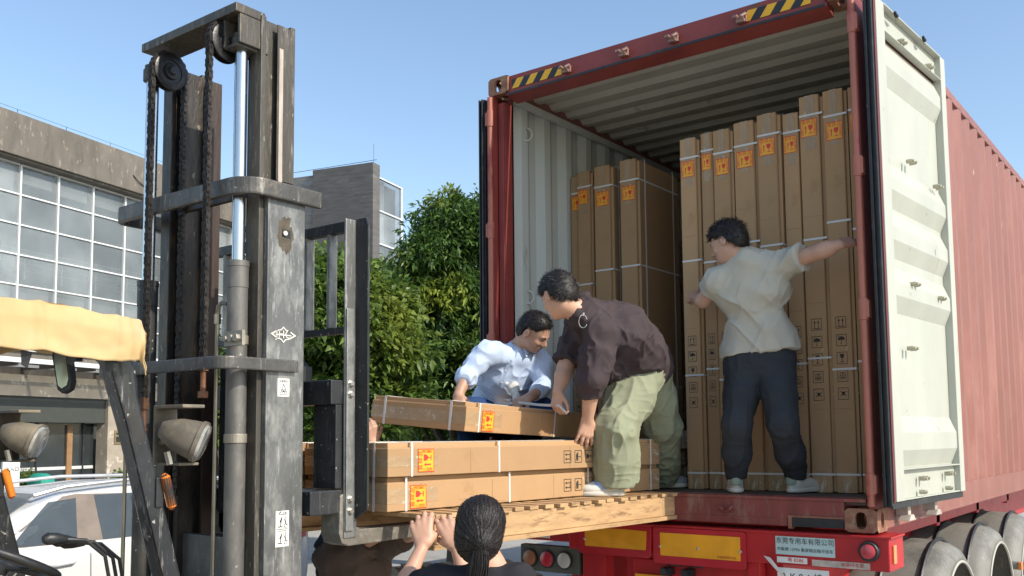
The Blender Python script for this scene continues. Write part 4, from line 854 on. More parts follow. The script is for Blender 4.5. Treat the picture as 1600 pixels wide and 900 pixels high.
# ------------------------------------------------------------------ main office building (long facade, two storeys, stone ground floor)
FO = Vector((-16.887, 4.604, 0)); FD = Vector((-.24886, .96854, 0)); FN = Vector((.96854, .24886, 0))
def F3(u, n, z): return FO+FD*u+FN*n+Vector((0, 0, z))
def fbox(m, u0, u1, n0, n1, z0, z1, mi=0):
    m.add([F3(u0, n0, z0), F3(u1, n0, z0), F3(u1, n1, z0), F3(u0, n1, z0), F3(u0, n0, z1), F3(u1, n0, z1), F3(u1, n1, z1), F3(u0, n1, z1)], [(0,3,2,1),(4,5,6,7),(0,1,5,4),(1,2,6,5),(2,3,7,6),(3,0,4,7)], mi)
ob = thing('office_building', 'long office building with gridded glass front, tan concrete parapet and stone ground floor', 'office building', FO)
U0, U1 = -9.05, 11.42
m = MB(); fbox(m, U0, U1, -.5, .35, 7.95, 8.88); fbox(m, U0, U1, -.5, .28, 7.90, 7.95); m.build('parapet', conc_t, ob, bevel=.02)
m = MB(); fbox(m, U0, U1, -10, -.5, 8.3, 8.5); m.build('roof', conc_t, ob)
m = MB(); fbox(m, U0, U1, -.45, -.03, 3.25, 3.85); fbox(m, U1-.35, U1, -9, .30, 0, 7.9); fbox(m, U0, U0+.3, -9, .30, 0, 7.9); fbox(m, U0, U1, -10, -9.7, 0, 8.3); m.build('structure_wall', conc_t, ob)
m = MB(); fbox(m, U0, U1, -2.6, -2.5, 3.4, 8.2); fbox(m, U0, U1, -2.6, -.2, 5.9, 6.02); m.build('inner_wall', interior, ob)
zr = [3.85, 4.45, 5.10, 5.72, 6.35, 6.98, 7.52, 7.90]; zr = [3.9+i*(7.88-3.9)/6 for i in range(7)]
nb = 20; uu = [U0+.3+i*1.0 for i in range(21)]
def bay(u):
    w_ = bpy.data.objects.new('window', None)
    m = MB()
    for a, b in zip(zr, zr[1:]): fbox(m, u+.025, u+.975, -.012, -.004, a+.03, b-.03)
    w_ = m.build('window', glassf, ob)
    m = MB(); fbox(m, u-.022, u+.022, -.06, .05, zr[0], zr[-1]); fr = m.build('mullion', alu, w_, bevel=.004)
    m = MB()
    for z in zr: fbox(m, u+.022, u+.978, -.05, .03, z-.018, z+.018)
    m.build('transom', alu, w_, bevel=.003)
    m = MB(); h = random.choice((.42, .30, .60, .48, .36)); fbox(m, u+.05, u+.95, -.13, -.12, zr[-1]-h, zr[-1]-.03); fbox(m, u+.05, u+.95, -.13, -.12, zr[2]-.33, zr[2]+.02); m.build('blind', blind, w_)
    m = MB()
    for k in range(4): m.tube([F3(u, -.35, zr[2]+.42+.15*k), F3(u+1, -.35, zr[2]+.42+.15*k)], .012, 6)
    m.tube([F3(u+.5, -.35, zr[2]+.2), F3(u+.5, -.35, zr[2]+.9)], .018, 6); m.build('inner_railing', alu, w_)
    return w_
for u in uu[:-1]: bay(u)
m = MB(); fbox(m, U0, U1, -.06, .05, 3.80, 3.88); m.build('sill_band', alu, ob)
# glass canopy on brackets above the ground floor
m = MB(); fbox(m, U0, U1, .05, 1.1, 3.52, 3.54); m.build('canopy_glass', mat('canopy_glass', (.35, .40, .38), .1, alpha=.45), ob)
m = MB(); fbox(m, U0, U1, 1.06, 1.12, 3.44, 3.54); fbox(m, U0, U1, .5, .54, 3.40, 3.46); m.build('canopy_rail', alu, ob)
for u in np.arange(U0+.5, U1, 1.0):
    m = MB(); fbox(m, u, u+.06, .03, 1.05, 3.38, 3.50); m.build('canopy_bracket', mat('dark_bracket', (.10, .085, .07), .6), ob)
# ground floor: stone band and piers, recessed shop fronts
m = MB(); fbox(m, U0, U1, -.2, .06, 2.82, 3.28); st = m.build('stone_band', marble, ob)
for (a, b) in ((U0, U0+.5), (-4.6, -4.0), (2.86, 3.42), (7.0, 7.6), (U1-.6, U1)):
    m = MB(); fbox(m, a, b, -.3, .06, 0, 2.818); m.build('stone_pier', marble, ob)
for (a, b) in ((-4.0, 2.86), (3.42, 7.0), (7.6, U1-.6), (U0+.5, -4.6)):
    m = MB(); fbox(m, a, b, -.12, -.02, 2.26, 2.79); fbox(m, a, b, -.13, .0, 2.79, 2.815); m.build('shop_fascia', fascia, ob)
    m = MB(); fbox(m, a, b, -.40, -.39, .25, 2.24); m.build('shop_glass', dark_glass, ob)
    m = MB(); fbox(m, a, b, -.41, -.38, 1.18, 1.25); m.build('frosted_band', blind, ob)
    m = MB()
    for u in np.arange(a+.02, b, 1.3): fbox(m, u, u+.04, -.43, -.36, .1, 2.26)
    m.build('shop_frame', black_steel, ob)
    m = MB(); fbox(m, a, b, -3.2, -3.1, 0, 2.6); m.build('shop_back_wall', interior, ob)
m = MB(); fbox(m, 2.05, 2.20, -.38, -.34, .2, 2.2); m.build('wooden_panel', mat('shop_wood', (.30, .17, .08), .5), ob)
v, f = text_polys('营业时间 欢迎光临 Welcome', .055); m = MB(); m.add(v, f, 0, frame(F3(.9, -.375, 1.213), FD, (0, 0, 1))); m.build('band_lettering', ink, ob)
for (u, z, w_) in ((.4, .85, .8), (1.0, .62, .5)):
    m = MB(); fbox(m, u, u+w_, -1.6, -1.1, z, z+.03); fbox(m, u+w_/2-.03, u+w_/2+.03, -1.4, -1.3, 0, z); m.build('table_inside', blind, ob)
m = MB(); fbox(m, 3.06, 3.30, .063, .085, 1.75, 2.08); sg = m.build('wall_sign', mat('bronze_frame', (.30, .22, .12), .4, metal=.4), ob)
m = MB(); fbox(m, 3.10, 3.26, .086, .090, 1.80, 2.02); q = m.build('sign_face', mat('sign_dark', (.03, .03, .03), .4), sg)
v, f = text_polys('禁止停车', .045); m = MB(); m.add(v, f, 0, frame(F3(3.18, .092, 1.95), FD, (0, 0, 1))); m.build('sign_lettering', mat('gold_lettering', (.75, .65, .35), .4), q)
m = MB(); m.tube([F3(3.15, .36, 8.35), F3(3.3, .39, 8.22), F3(3.5, .37, 8.16), F3(3.7, .40, 8.2), F3(3.95, .37, 8.19)], .012, 6); m.tube([F3(3.55, .40, 8.20), F3(3.62, .43, 8.27), F3(3.75, .43, 8.24), F3(3.68, .4, 8.16)], .03, 6); m.build('hanging_cable', black_rub, ob)
m = MB()
for u in np.arange(U0, U1, 1.3): m.tube([F3(u, .1, 8.88), F3(u, .1, 9.05)], .006, 5)
m.tube([F3(U0, .1, 9.05), F3(U1, .1, 9.05)], .004, 5); m.build('lightning_wire', black_steel, ob)
# ------------------------------------------------------------------ dark clad tower behind
tw = thing('dark_tower', 'dark slate-clad block with a slim glazed bay and white downpipe behind the office building', 'building', (-14, 14, 0))
TC = W(583, 253, 27.); TD = -FN                                   # dark face runs left from the corner, towards -FN
TL = W(459, 268, 27.); 
def T3(a, b, z): p = Vector((TC.x, TC.y, 0))-FN*a+FD*b; p.z = z; return p
ztp = TC.z
def tbox(m, a0, a1, b0, b1, z0, z1):
    m.add([T3(a0, b0, z0), T3(a1, b0, z0), T3(a1, b1, z0), T3(a0, b1, z0), T3(a0, b0, z1), T3(a1, b0, z1), T3(a1, b1, z1), T3(a0, b1, z1)], [(0,3,2,1),(4,5,6,7),(0,1,5,4),(1,2,6,5),(2,3,7,6),(3,0,4,7)])
m = MB(); tbox(m, 0, 2.05, 0, .38, 0, ztp); m.build('clad_wall', brick_d, tw, bevel=.01)
m = MB(); tbox(m, 2.06, 6.5, .10, .4, 0, ztp-.12); m.build('clad_wall', mat('grey_slate_cladding', (.20, .195, .185), .8, var=.25, vscale=7, bump=.3, bscale=10, stretch=(.35, .35, 2.6), col2=(.28, .27, .26), thr=.52, soft=.1, pscale=4), tw)
m = MB(); tbox(m, .25, 6.5, .42, 1.7, 0, ztp-.4); m.build('block_body', conc_t, tw)
m = MB(); m.tube([T3(2.45, -.02, ztp-.95), T3(2.45, -.02, ztp-4.5)], .06, 10); m.build('downpipe', alu, tw)
gb = .40; gl_ = 1.35
for k in range(7):
    z1 = ztp-.35-k*1.02*.95
    m = MB(); tbox(m, .10, .12, gb, gb+gl_, z1-.93, z1); w_ = m.build('window', glassf, tw)
    m = MB(); tbox(m, .06, .15, gb-.0, gb+gl_, z1, z1+.04); tbox(m, .06, .15, gb+gl_-.0, gb+gl_+.06, z1-.93, z1+.04); m.build('window_frame', alu, w_)
    m = MB(); tbox(m, .2, .22, gb+.3, gb+.55, z1-.93, z1); m.build('blind', blind, w_)
m = MB(); m.tube([T3(.1, .2, ztp), T3(.1, .2, ztp+.6)], .005, 5); m.tube([T3(0, .2, ztp+.12), T3(6, .2, ztp+.02)], .008, 5); m.build('lightning_rod', black_steel, tw)
# low buildings far behind the trees
far = thing('distant_building', 'pale low building glimpsed under the lifted carton, behind the trees', 'building', (-14, 24, 0))
m = MB(); m.box(-22, -9, 24, 30, 0, 3.2); m.build('wall', mat('pale_render', (.55, .54, .50), .8), far)
for i in range(6):
    m = MB(); m.box(-21+i*2, -20+i*2, 23.97, 23.99, 1.2, 2.3); m.build('window', dark_glass, far)
m = MB(); m.box(-22.2, -8.8, 23.8, 30.2, 3.2, 3.4); m.build('roof', conc_t, far)
# ------------------------------------------------------------------ trees
def leaves(m, pts, dirs, ln, wd_, droop, per, gen):
    """clusters of bent two-quad leaves at each point"""
    n_ = len(pts)*per; P_ = np.repeat(pts, per, 0)+gen.normal(0, .035, (n_, 3)); D = np.repeat(dirs, per, 0)+gen.normal(0, .75, (n_, 3)); D[:, 2] -= droop
    D /= np.linalg.norm(D, axis=1)[:, None]; U = np.cross(D, gen.normal(0, 1, (n_, 3))*np.array([.35, .35, 1])+np.array([0, 0, .6])); U /= np.linalg.norm(U, axis=1)[:, None]+1e-9
    Nn = np.cross(U, D); L_ = (ln*gen.uniform(.6, 1.25, n_))[:, None]; Wd = (wd_*gen.uniform(.7, 1.2, n_))[:, None]
    mid = P_+D*L_*.5+Nn*L_*.03; tip = P_+D*L_-np.array([0, 0, 1])*L_*.18
    V = np.stack([P_, mid-U*Wd/2, tip, mid+U*Wd/2, mid-Nn*Wd*.12], 1).reshape(-1, 3); b = np.arange(n_)*5
    Fq = np.concatenate([np.stack([b, b+1, b+4], 1), np.stack([b+1, b+2, b+4], 1), np.stack([b, b+4, b+3], 1), np.stack([b+4, b+2, b+3], 1)])
    return V, Fq
def raw_mesh(name, V, F, mt, parent, smooth=False):
    off = Vector((0, 0, 0)); p = parent
    while p is not None: off += p.location; p = p.parent
    V = V-np.array(off); me = bpy.data.meshes.new(name); k = F.shape[1]
    me.vertices.add(len(V)); me.vertices.foreach_set('co', V.astype(np.float32).ravel()); me.loops.add(F.size); me.loops.foreach_set('vertex_index', F.astype(np.int32).ravel())
    me.polygons.add(len(F)); me.polygons.foreach_set('loop_start', np.arange(0, F.size, k, dtype=np.int32)); me.polygons.foreach_set('loop_total', np.full(len(F), k, np.int32))
    if smooth: me.polygons.foreach_set('use_smooth', np.ones(len(F), bool))
    me.materials.append(mt); me.update(calc_edges=True); me.validate(); o = bpy.data.objects.new(name, me); COL.objects.link(o); o.parent = parent; return o
def tree(name, label, base, blobs, n_cl, ln, wd_, droop, per, lm, seed, trunk_r=.22, group=None):
    gen = np.random.default_rng(seed); t = thing(name, label, 'tree', base, group); base = Vector(base)
    vol = np.array([b[3]**2 for b in blobs]); vol = vol/vol.sum(); pts = []; dirs = []
    subs = []
    for b in blobs:                                            # break every lobe into smaller clumps with gaps
        k = int(12*b[3]**1.6)+6
        d = gen.normal(0, 1, (k, 3)); d /= np.linalg.norm(d, axis=1)[:, None]; r = gen.uniform(.55, 1.0, k)
        for i in range(k): subs.append((b[0]+d[i, 0]*b[3]*r[i], b[1]+d[i, 1]*b[3]*r[i], b[2]+d[i, 2]*b[3]*r[i]*b[4], gen.uniform(.22, .46)))
    subs = np.array(subs); idx = gen.integers(0, len(subs), n_cl); s = subs[idx]
    d = gen.normal(0, 1, (n_cl, 3)); d[:, 2] = np.abs(d[:, 2])*.9-.25; d /= np.linalg.norm(d, axis=1)[:, None]
    P_ = s[:, :3]+d*s[:, 3:4]*gen.uniform(.55, 1.08, n_cl)[:, None]
    V, Fq = leaves(None, P_, d, ln, wd_, droop, per, gen); raw_mesh('crown', V, Fq, lm, t)
    m = MB(); top = max(b[2] for b in blobs); m.tube([base, base+Vector((.05, .03, top*.25)), base+Vector((-.05, .05, top*.5)), base+Vector((0, 0, top*.8))], [trunk_r, trunk_r*.8, trunk_r*.55, .04], 12)
    tr = m.build('trunk', bark, t, smooth=True)
    m = MB()
    for b in blobs:
        c = Vector(b[:3]); a = base+Vector((0, 0, max(.8, min(c.z*.5, top*.5)))); mid = a.lerp(c, .55)+Vector((0, 0, -.15)); m.tube([a, mid, c], [.07, .05, .02], 7)
    for q in subs[::3]:
        c = Vector(q[:3]); b = min(blobs, key=lambda b: (Vector(b[:3])-c).length); m.tube([Vector(b[:3]), c], [.022, .008], 4)
    m.build('limbs', bark, t); return t
def blob_at(px, py, d, rpx, fl=1.): p = W(px, py, d); return (p.x, p.y, p.z, max(.12, (rpx-10)/CF*d), fl)
bs = W(720, 760, 13.5)
tree('mango_tree', 'tall dense mango-like tree with drooping leaf tufts beside the container', (bs.x, bs.y, 0),
     [blob_at(*q) for q in ((728, 360, 13.3, 42), (690, 372, 13.2, 46), (705, 345, 13.4, 36), (660, 420, 13.2, 40), (700, 400, 13.2, 50), (745, 420, 13.3, 55), (668, 452, 13.1, 36), (700, 480, 13.0, 52), (755, 500, 13.6, 60), (665, 530, 13.1, 42), (715, 560, 12.9, 58), (650, 590, 13.3, 40), (700, 630, 13.1, 55), (770, 590, 13.5, 60), (745, 660, 13.5, 50), (655, 650, 13.7, 40), (790, 380, 14.0, 60), (800, 480, 14.5, 70), (760, 340, 13.8, 30), (725, 500, 14.8, 90), (700, 600, 14.9, 90))],
     11500, .125, .038, .55, 7, leafA, 3)
bs = W(545, 760, 10.6)
tree('broadleaf_tree', 'lower glossy broad-leaved tree seen through the forklift backrest', (bs.x, bs.y, 0),
     [blob_at(*q) for q in ((520, 445, 10.6, 42), (490, 470, 10.5, 50), (560, 455, 10.6, 44), (600, 475, 10.7, 30), (580, 520, 10.4, 55), (520, 530, 10.3, 60), (470, 560, 10.6, 60), (560, 590, 10.4, 55), (620, 560, 10.6, 34), (600, 640, 10.5, 50), (530, 640, 10.6, 60), (470, 640, 10.8, 50), (420, 560, 10.9, 45), (540, 560, 11.6, 90))],
     6000, .118, .055, .25, 6, leafB, 5, .16)
bs = W(350, 700, 14)
tree('street_tree', 'sunlit tree glimpsed through the gap inside the forklift mast', (bs.x, bs.y, 0), [blob_at(*q) for q in ((345, 620, 14, 60), (370, 660, 14, 50), (330, 665, 14.2, 45), (390, 620, 14.2, 45))], 1100, .17, .07, .3, 6, leafB, 8, .12)
bs = W(618, 440, 24)
tree('conifer_tree', 'feathery dark tree top peeking out right of the glazed bay', (bs.x, bs.y, 0), [blob_at(*q) for q in ((616, 436, 24, 14), (622, 460, 24, 20), (610, 480, 24, 24), (630, 500, 24, 28))], 500, .3, .04, .1, 6, leafA, 9, .15)
bs = W(640, 700, 19)
tree('background_tree', 'dark leafy tree filling the gap low between the two big trees', (bs.x, bs.y, 0), [blob_at(*q) for q in ((600, 640, 19, 60), (660, 660, 19, 60), (720, 670, 19, 60), (640, 600, 19, 50), (560, 650, 19, 60), (500, 660, 19, 60), (780, 660, 19, 60))], 2600, .26, .10, .4, 6, leafA, 10, .2)
# hedge tufts by the shop
gh = 'clipped shrubs along the shop front'
for i, (px, py, lb) in enumerate(((38, 738, 'small bright shrub left of the green teal barrel'), (195, 735, 'small bright shrub right of the stone pier'))):
    p = W(px, py, 18.5); gen = np.random.default_rng(20+i); t = thing('shrub', lb, 'shrub', (p.x, p.y, 0), gh)
    d = gen.normal(0, 1, (420, 3)); d /= np.linalg.norm(d, axis=1)[:, None]; d[:, 2] = np.abs(d[:, 2]); P_ = np.array([p.x, p.y, .72])+d*np.array([.42, .42, .50])*gen.uniform(.6, 1, (420, 1))
    V, Fq = leaves(None, P_, d, .12, .06, .1, 4, gen); raw_mesh('foliage', V, Fq, leafH, t)
    m = MB(); m.tube([(p.x, p.y, 0), (p.x, p.y, .8)], .04, 7); m.build('stem', bark, t)
p = W(64, 735, 17.5); m = MB(); m.lathe((p.x-.30, p.y, 1.08), (1, 0, 0), [(0, .05), (.03, .13), (.15, .17), (.45, .17), (.57, .13), (.60, .05)], 28)
bt = m.build('plastic_barrel', teal_m, None, smooth=True); tag(bt, 'smooth teal green barrel lying on a stand by the shop window', 'barrel')
m = MB(); m.box(p.x-.25, p.x+.25, p.y-.15, p.y+.15, 0, .905); tag(m.build('barrel_stand', conc_t, None, bevel=.01), 'plain concrete stand under the teal barrel', 'stand')
p = W(18, 728, 16.5); m = MB(); m.box(p.x-.05, p.x+.02, p.y-.16, p.y+.14, .7, 1.50); ns = m.build('notice_board', white_pl, None, bevel=.01); tag(ns, 'white notice board standing left of the shop window', 'notice board')
v, f = text_polys('出入口', .08); m = MB(); m.add(v, f, 0, frame((p.x+.026, p.y, 1.35), (0, 1, 0), (0, 0, 1))); m.build('notice_lettering', ink, ns)
# ------------------------------------------------------------------ white car
car = thing('parked_car', 'white five-door car with roof rails parked behind the forklift', 'car', (-4.4, 0, 0))
CX = -3.62; hw = .88; cc = CX-hw
def lerp_tab(tab, t):
    for (a, va), (b, vb) in zip(tab, tab[1:]):
        if t <= b: k = (t-a)/(b-a); return [p+(q-p)*k for p, q in zip(va, vb)]
    return tab[-1][1]
# stations along y  (front at -2.9, tail at 1.65): (bottom z, belt z, roof z, half width body, half width roof)
ST = [(-2.90, (.35, .62, .64, .62, .50)), (-2.75, (.25, .78, .80, .80, .60)), (-2.3, (.22, .90, .93, .87, .66)), (-1.75, (.20, .98, 1.03, .88, .68)), (-1.45, (.20, 1.0, 1.16, .88, .66)), (-1.15, (.20, 1.0, 1.40, .88, .63)), (-.85, (.20, 1.0, 1.53, .88, .62)), (-.3, (.20, 1.0, 1.585, .88, .61)), (.4, (.20, 1.01, 1.58, .88, .61)), (1.0, (.20, 1.03, 1.50, .88, .60)), (1.35, (.22, 1.04, 1.38, .87, .60)), (1.58, (.26, 1.05, 1.12, .85, .62)), (1.66, (.35, .95, .98, .80, .60))]
ST = [(y, tuple((1+(v-1)*.80 if (i in (1, 2) and v > 1) else v) for i, v in enumerate(t_))) for y, t_ in ST]
YS = sorted(set(list(np.linspace(-2.90, 1.66, 60))))
def ring(y):
    b, bl, rf, w1, w2 = lerp_tab(ST, y); r = []
    r = [(w1*.86, b), (w1*.97, b+.08), (w1, b+.25), (w1*1.005, (b+bl)/2+.05), (w1*.985, bl-.03), (w1*.965, bl)]
    r += [((w1*.965)+(w2-w1*.965)*t, bl+(rf-.03-bl)*t) for t in (.33, .66, 1.)] + [(w2*.82, rf-.008), (w2*.4, rf+.012), (0, rf+.015)]
    return r
vs = []; k = 0
for y in YS:
    r = ring(y); full = [(x, z) for x, z in r]+[(-x, z) for x, z in r[-2::-1]]; k = len(full); vs += [(cc+x, y, z) for x, z in full]
m = MB(); m.add(vs, [(i*k+j, i*k+j+1, (i+1)*k+j+1, (i+1)*k+j) for i in range(len(YS)-1) for j in range(k-1)]+[tuple(range(k)), tuple(range((len(YS)-1)*k, len(YS)*k))[::-1]])
cb = m.build('body', car_w, car, smooth=True)
def side_pt(y, z, off=.004):
    r = ring(y)
    for (x0, z0), (x1, z1) in zip(r, r[1:]):
        if z0 <= z <= z1+1e-6: t = (z-z0)/max(1e-6, z1-z0); return Vector((cc+x0+(x1-x0)*t+off, y, z))
    return Vector((cc+r[-3][0]+off, y, z))
def side_poly(name, pts, mt, par, off=.004, nn=8):
    """pts: quad corners (y,z) bl, br, tr, tl laid on the body side"""
    m = MB(); vs = []
    for j in range(nn+1):
        for i in range(nn+1):
            a = i/nn; b = j/nn; p = (Vector((*pts[0], 0))*(1-a)+Vector((*pts[1], 0))*a)*(1-b)+(Vector((*pts[3], 0))*(1-a)+Vector((*pts[2], 0))*a)*b; vs.append(side_pt(p.x, p.y, off))
    m.add(vs, [(j*(nn+1)+i, j*(nn+1)+i+1, (j+1)*(nn+1)+i+1, (j+1)*(nn+1)+i) for j in range(nn) for i in range(nn)]); return m.build(name, mt, par, smooth=True)
cpil = mat('dusty_pillar', (.20, .16, .13), .5, var=.2)
side_poly('window_surround', [(-1.42, 1.016), (1.40, 1.040), (.98, 1.352), (-.80, 1.400)], cpil, car, .003, 14)
side_poly('side_window', [(-1.32, 1.024), (-.80, 1.024), (-.72, 1.368), (-.95, 1.344)], glass_d, car, .007)
side_poly('side_window', [(-.58, 1.024), (.28, 1.032), (.18, 1.384), (-.56, 1.384)], glass_d, car, .007)
side_poly('side_window', [(.42, 1.040), (.95, 1.048), (.75, 1.320), (.40, 1.360)], glass_d, car, .007)
for y in (-.70, .34, -1.46):
    m = MB(); m.tube([side_pt(y, z, .001) for z in np.linspace(.32, 1.0, 8)], .004, 4); m.build('door_gap', black_rub, car)
for y in (-1.03, .12):
    m = MB(); m.tube([side_pt(y, .86, .0), side_pt(y+.03, .862, .035), side_pt(y+.17, .872, .035), side_pt(y+.2, .874, .0)], .012, 8); m.build('door_handle', car_w, car, smooth=True)
m = MB(); m.tube([(cc+.60, -1.05, 1.400), (cc+.62, -.8, 1.460), (cc+.62, -.2, 1.500), (cc+.61, .6, 1.488), (cc+.60, 1.1, 1.416)], .018, 8); m.build('roof_rail', mat('silver_rail', (.6, .6, .6), .3, metal=.6), car, smooth=True)
m = MB(); m.tube([(cc-.60, -1.05, 1.400), (cc-.62, -.8, 1.460), (cc-.62, -.2, 1.500), (cc-.61, .6, 1.488), (cc-.60, 1.1, 1.416)], .018, 8); m.build('roof_rail', mat('silver_rail', (.6,)*3), car, smooth=True)
m = MB(); vs = [Vector((cc+s*w_, y, z)) for y, z, w_ in ((-1.560, 1.048, .66), (-1.0, 1.400, .58)) for s in (-1, 1)]; m.add([vs[0]+Vector((0, -.02, .01)), vs[1]+Vector((0, -.02, .01)), vs[3]+Vector((0, -.02, .012)), vs[2]+Vector((0, -.02, .012))], [(0, 1, 2, 3)]); m.build('windscreen', glass_d, car)
side_poly('tail_light', [(1.36, .86), (1.60, .86), (1.60, 1.03), (1.40, 1.03)], red_lens, car, .012)
m = MB(); m.box(cc+.05, cc+.87, -2.86, -2.70, .62, .74); m.build('headlight', clear_lens, car, bevel=.03)
for y in (-2.05, .85):
    for s in (-1, 1):
        m = MB(); x = cc+s*.80; m.lathe((x-.11*s*1, y, .33), (s, 0, 0), [(0, .20), (.02, .31), (.05, .33), (.17, .33), (.20, .31), (.21, .2), (.19, .19)], 36); wh = m.build('wheel', tyre_m, car, smooth=True)
        m = MB(); m.lathe((x+.09*s, y, .33), (s, 0, 0), [(0, .21), (.01, .2), (.02, .05), (.03, .04)], 10); m.build('hubcap', rim_m, wh)
# ------------------------------------------------------------------ figures: smooth-blended implicit bodies turned into one surface
CR_, CU_, CFW = (Vector(CM[0]), Vector(CM[1]), Vector(CM[2]))
def cdir(a, b, c): return (CR_*a+CU_*b+CFW*c).normalized()
def smin(a, b, k):
    h = np.clip(.5+.5*(b-a)/k, 0, 1); return b*(1-h)+a*h-k*h*(1-h)
class Imp:
    def __init__(s): s.p = []; s.cuts = []
    def cone(s, a, b, ra, rb, k=.02, flat=None, cuta=False, cutb=False, grp=0):
        a = np.array(a, float); b = np.array(b, float); r = max(ra, rb)*(flat[1] if flat else 1)
        lo = np.minimum(a, b)-r-k-.02; hi = np.maximum(a, b)+r+k+.02; s.p.append(('c', a, b, ra, rb, k, flat, cuta, cutb, lo, hi)); return s
    def limb(s, pts, rs, k=.03, flat=None, cutb=False, cuta=False):
        for i in range(len(pts)-1): s.cone(pts[i], pts[i+1], rs[i], rs[i+1], k, flat, cuta and i == 0, cutb and i == len(pts)-2)
        return s
    def ell(s, c, rad_, ax=None, k=.02, sub=False):
        c = np.array(c, float); ax = np.array(ax if ax is not None else np.eye(3), float); R_ = max(rad_); s.p.append(('e', c, np.array(rad_, float), ax, 0, k, sub, 0, 0, c-R_-k-.02, c+R_+k+.02)); return s
    def cut(s, fn): s.cuts.append(fn); return s
    def inherit(s, ps, t):
        for q in ps:
            if q[0] == 'c': s.p.append(('c', q[1], q[2], q[3]+t, q[4]+t, q[5], q[6], False, False, q[9]-t, q[10]+t))
        return s
    def field(s, h):
        lo = np.min([q[9] for q in s.p if not (q[0] == 'e' and q[6])], 0)-2*h; hi = np.max([q[10] for q in s.p if not (q[0] == 'e' and q[6])], 0)+2*h
        n = np.ceil((hi-lo)/h).astype(int)+1; F = np.full(n, .5, np.float32); axs = [lo[i]+h*np.arange(n[i]) for i in range(3)]
        for q in s.p:
            i0 = np.clip(np.floor((q[9]-lo)/h).astype(int), 0, n-1); i1 = np.clip(np.ceil((q[10]-lo)/h).astype(int)+1, 1, n)
            if np.any(i1 <= i0): continue
            sl = tuple(slice(i0[i], i1[i]) for i in range(3)); X, Y, Z = np.meshgrid(*[axs[i][sl[i]] for i in range(3)], indexing='ij'); P_ = np.stack([X, Y, Z], -1).astype(np.float32)
            if q[0] == 'c':
                _, a, b, ra, rb, k, flat, ca, cb, _, _ = q; d = b-a; L = np.dot(d, d); t = np.clip(((P_-a)@d)/L, 0, 1); V = P_-(a+t[..., None]*d)
                if flat is not None:
                    fa = np.array(flat[0], float); fa /= np.linalg.norm(fa); c = V@fa; V = V-np.multiply.outer(c, fa)*(1-1/flat[1])
                D = np.sqrt((V**2).sum(-1))-(ra+(rb-ra)*t)
                dn = d/np.sqrt(L)
                if cb: D = np.maximum(D, (P_-b)@dn)
                if ca: D = np.maximum(D, -((P_-a)@dn))
                F[sl] = smin(F[sl], D, k)
            else:
                _, c, rr, ax, _, k, sub = q[:7]; V = (P_-c)@ax.T; l1 = np.sqrt(((V/rr)**2).sum(-1)); l2 = np.sqrt(((V/rr**2)**2).sum(-1)); D = l1*(l1-1)/np.maximum(l2, 1e-6)
                if sub: F[sl] = -smin(-F[sl], D, k)
                else: F[sl] = smin(F[sl], D, k)
        if s.cuts:
            X, Y, Z = np.meshgrid(*axs, indexing='ij'); P_ = np.stack([X, Y, Z], -1).astype(np.float32)
            for fn in s.cuts: F = np.maximum(F, fn(P_).astype(np.float32))
        return F, lo, h
def surface_net(F, lo, h):
    F = np.pad(F, 1, constant_values=.5); lo = lo-h; I = F < 0; nx, ny, nz = F.shape
    c = np.zeros((nx-1, ny-1, nz-1), np.int8)
    for a in (0, 1):
        for b in (0, 1):
            for d in (0, 1): c += I[a:nx-1+a, b:ny-1+b, d:nz-1+d]
    act = (c > 0) & (c < 8); idx = np.full(act.shape, -1, np.int64); cells = np.argwhere(act); idx[act] = np.arange(len(cells))
    acc = np.zeros((len(cells), 3)); cnt = np.zeros(len(cells)); cx, cy, cz = cells.T
    for ax in range(3):
        o = [(a, b) for a in (0, 1) for b in (0, 1)]
        for a, b in o:
            o0 = [0, 0, 0]; oth = [i for i in range(3) if i != ax]; o0[oth[0]] = a; o0[oth[1]] = b; o1 = list(o0); o1[ax] = 1
            f0 = F[cx+o0[0], cy+o0[1], cz+o0[2]]; f1 = F[cx+o1[0], cy+o1[1], cz+o1[2]]; m_ = (f0 < 0) != (f1 < 0); t = np.where(m_, f0/(f0-f1+1e-12), 0)
            p = np.array(o0, float)[None]*np.ones((len(cells), 1)); p[:, ax] += t; acc += p*m_[:, None]; cnt += m_
    V = lo+h*(cells+acc/np.maximum(cnt, 1)[:, None]); faces = []
    for ax in range(3):
        sl0 = [slice(0, n_) for n_ in F.shape]; sl1 = list(sl0); sl0[ax] = slice(0, F.shape[ax]-1); sl1[ax] = slice(1, F.shape[ax])
        s0 = I[tuple(sl0)]; s1 = I[tuple(sl1)]; E = np.argwhere(s0 != s1); oth = [(ax+1) % 3, (ax+2) % 3]
        E = E[(E[:, oth[0]] > 0) & (E[:, oth[1]] > 0)]; E = E[(E[:, oth[0]] < F.shape[oth[0]]-1) & (E[:, oth[1]] < F.shape[oth[1]]-1)]
        q = []
        for a, b in ((0, 0), (1, 0), (1, 1), (0, 1)):
            e = E.copy(); e[:, oth[0]] -= a; e[:, oth[1]] -= b; q.append(idx[e[:, 0], e[:, 1], e[:, 2]])
        q = np.stack(q, 1); flip = s0[E[:, 0], E[:, 1], E[:, 2]]; q[~flip] = q[~flip][:, ::-1]; faces.append(q)
    return V, np.concatenate(faces)
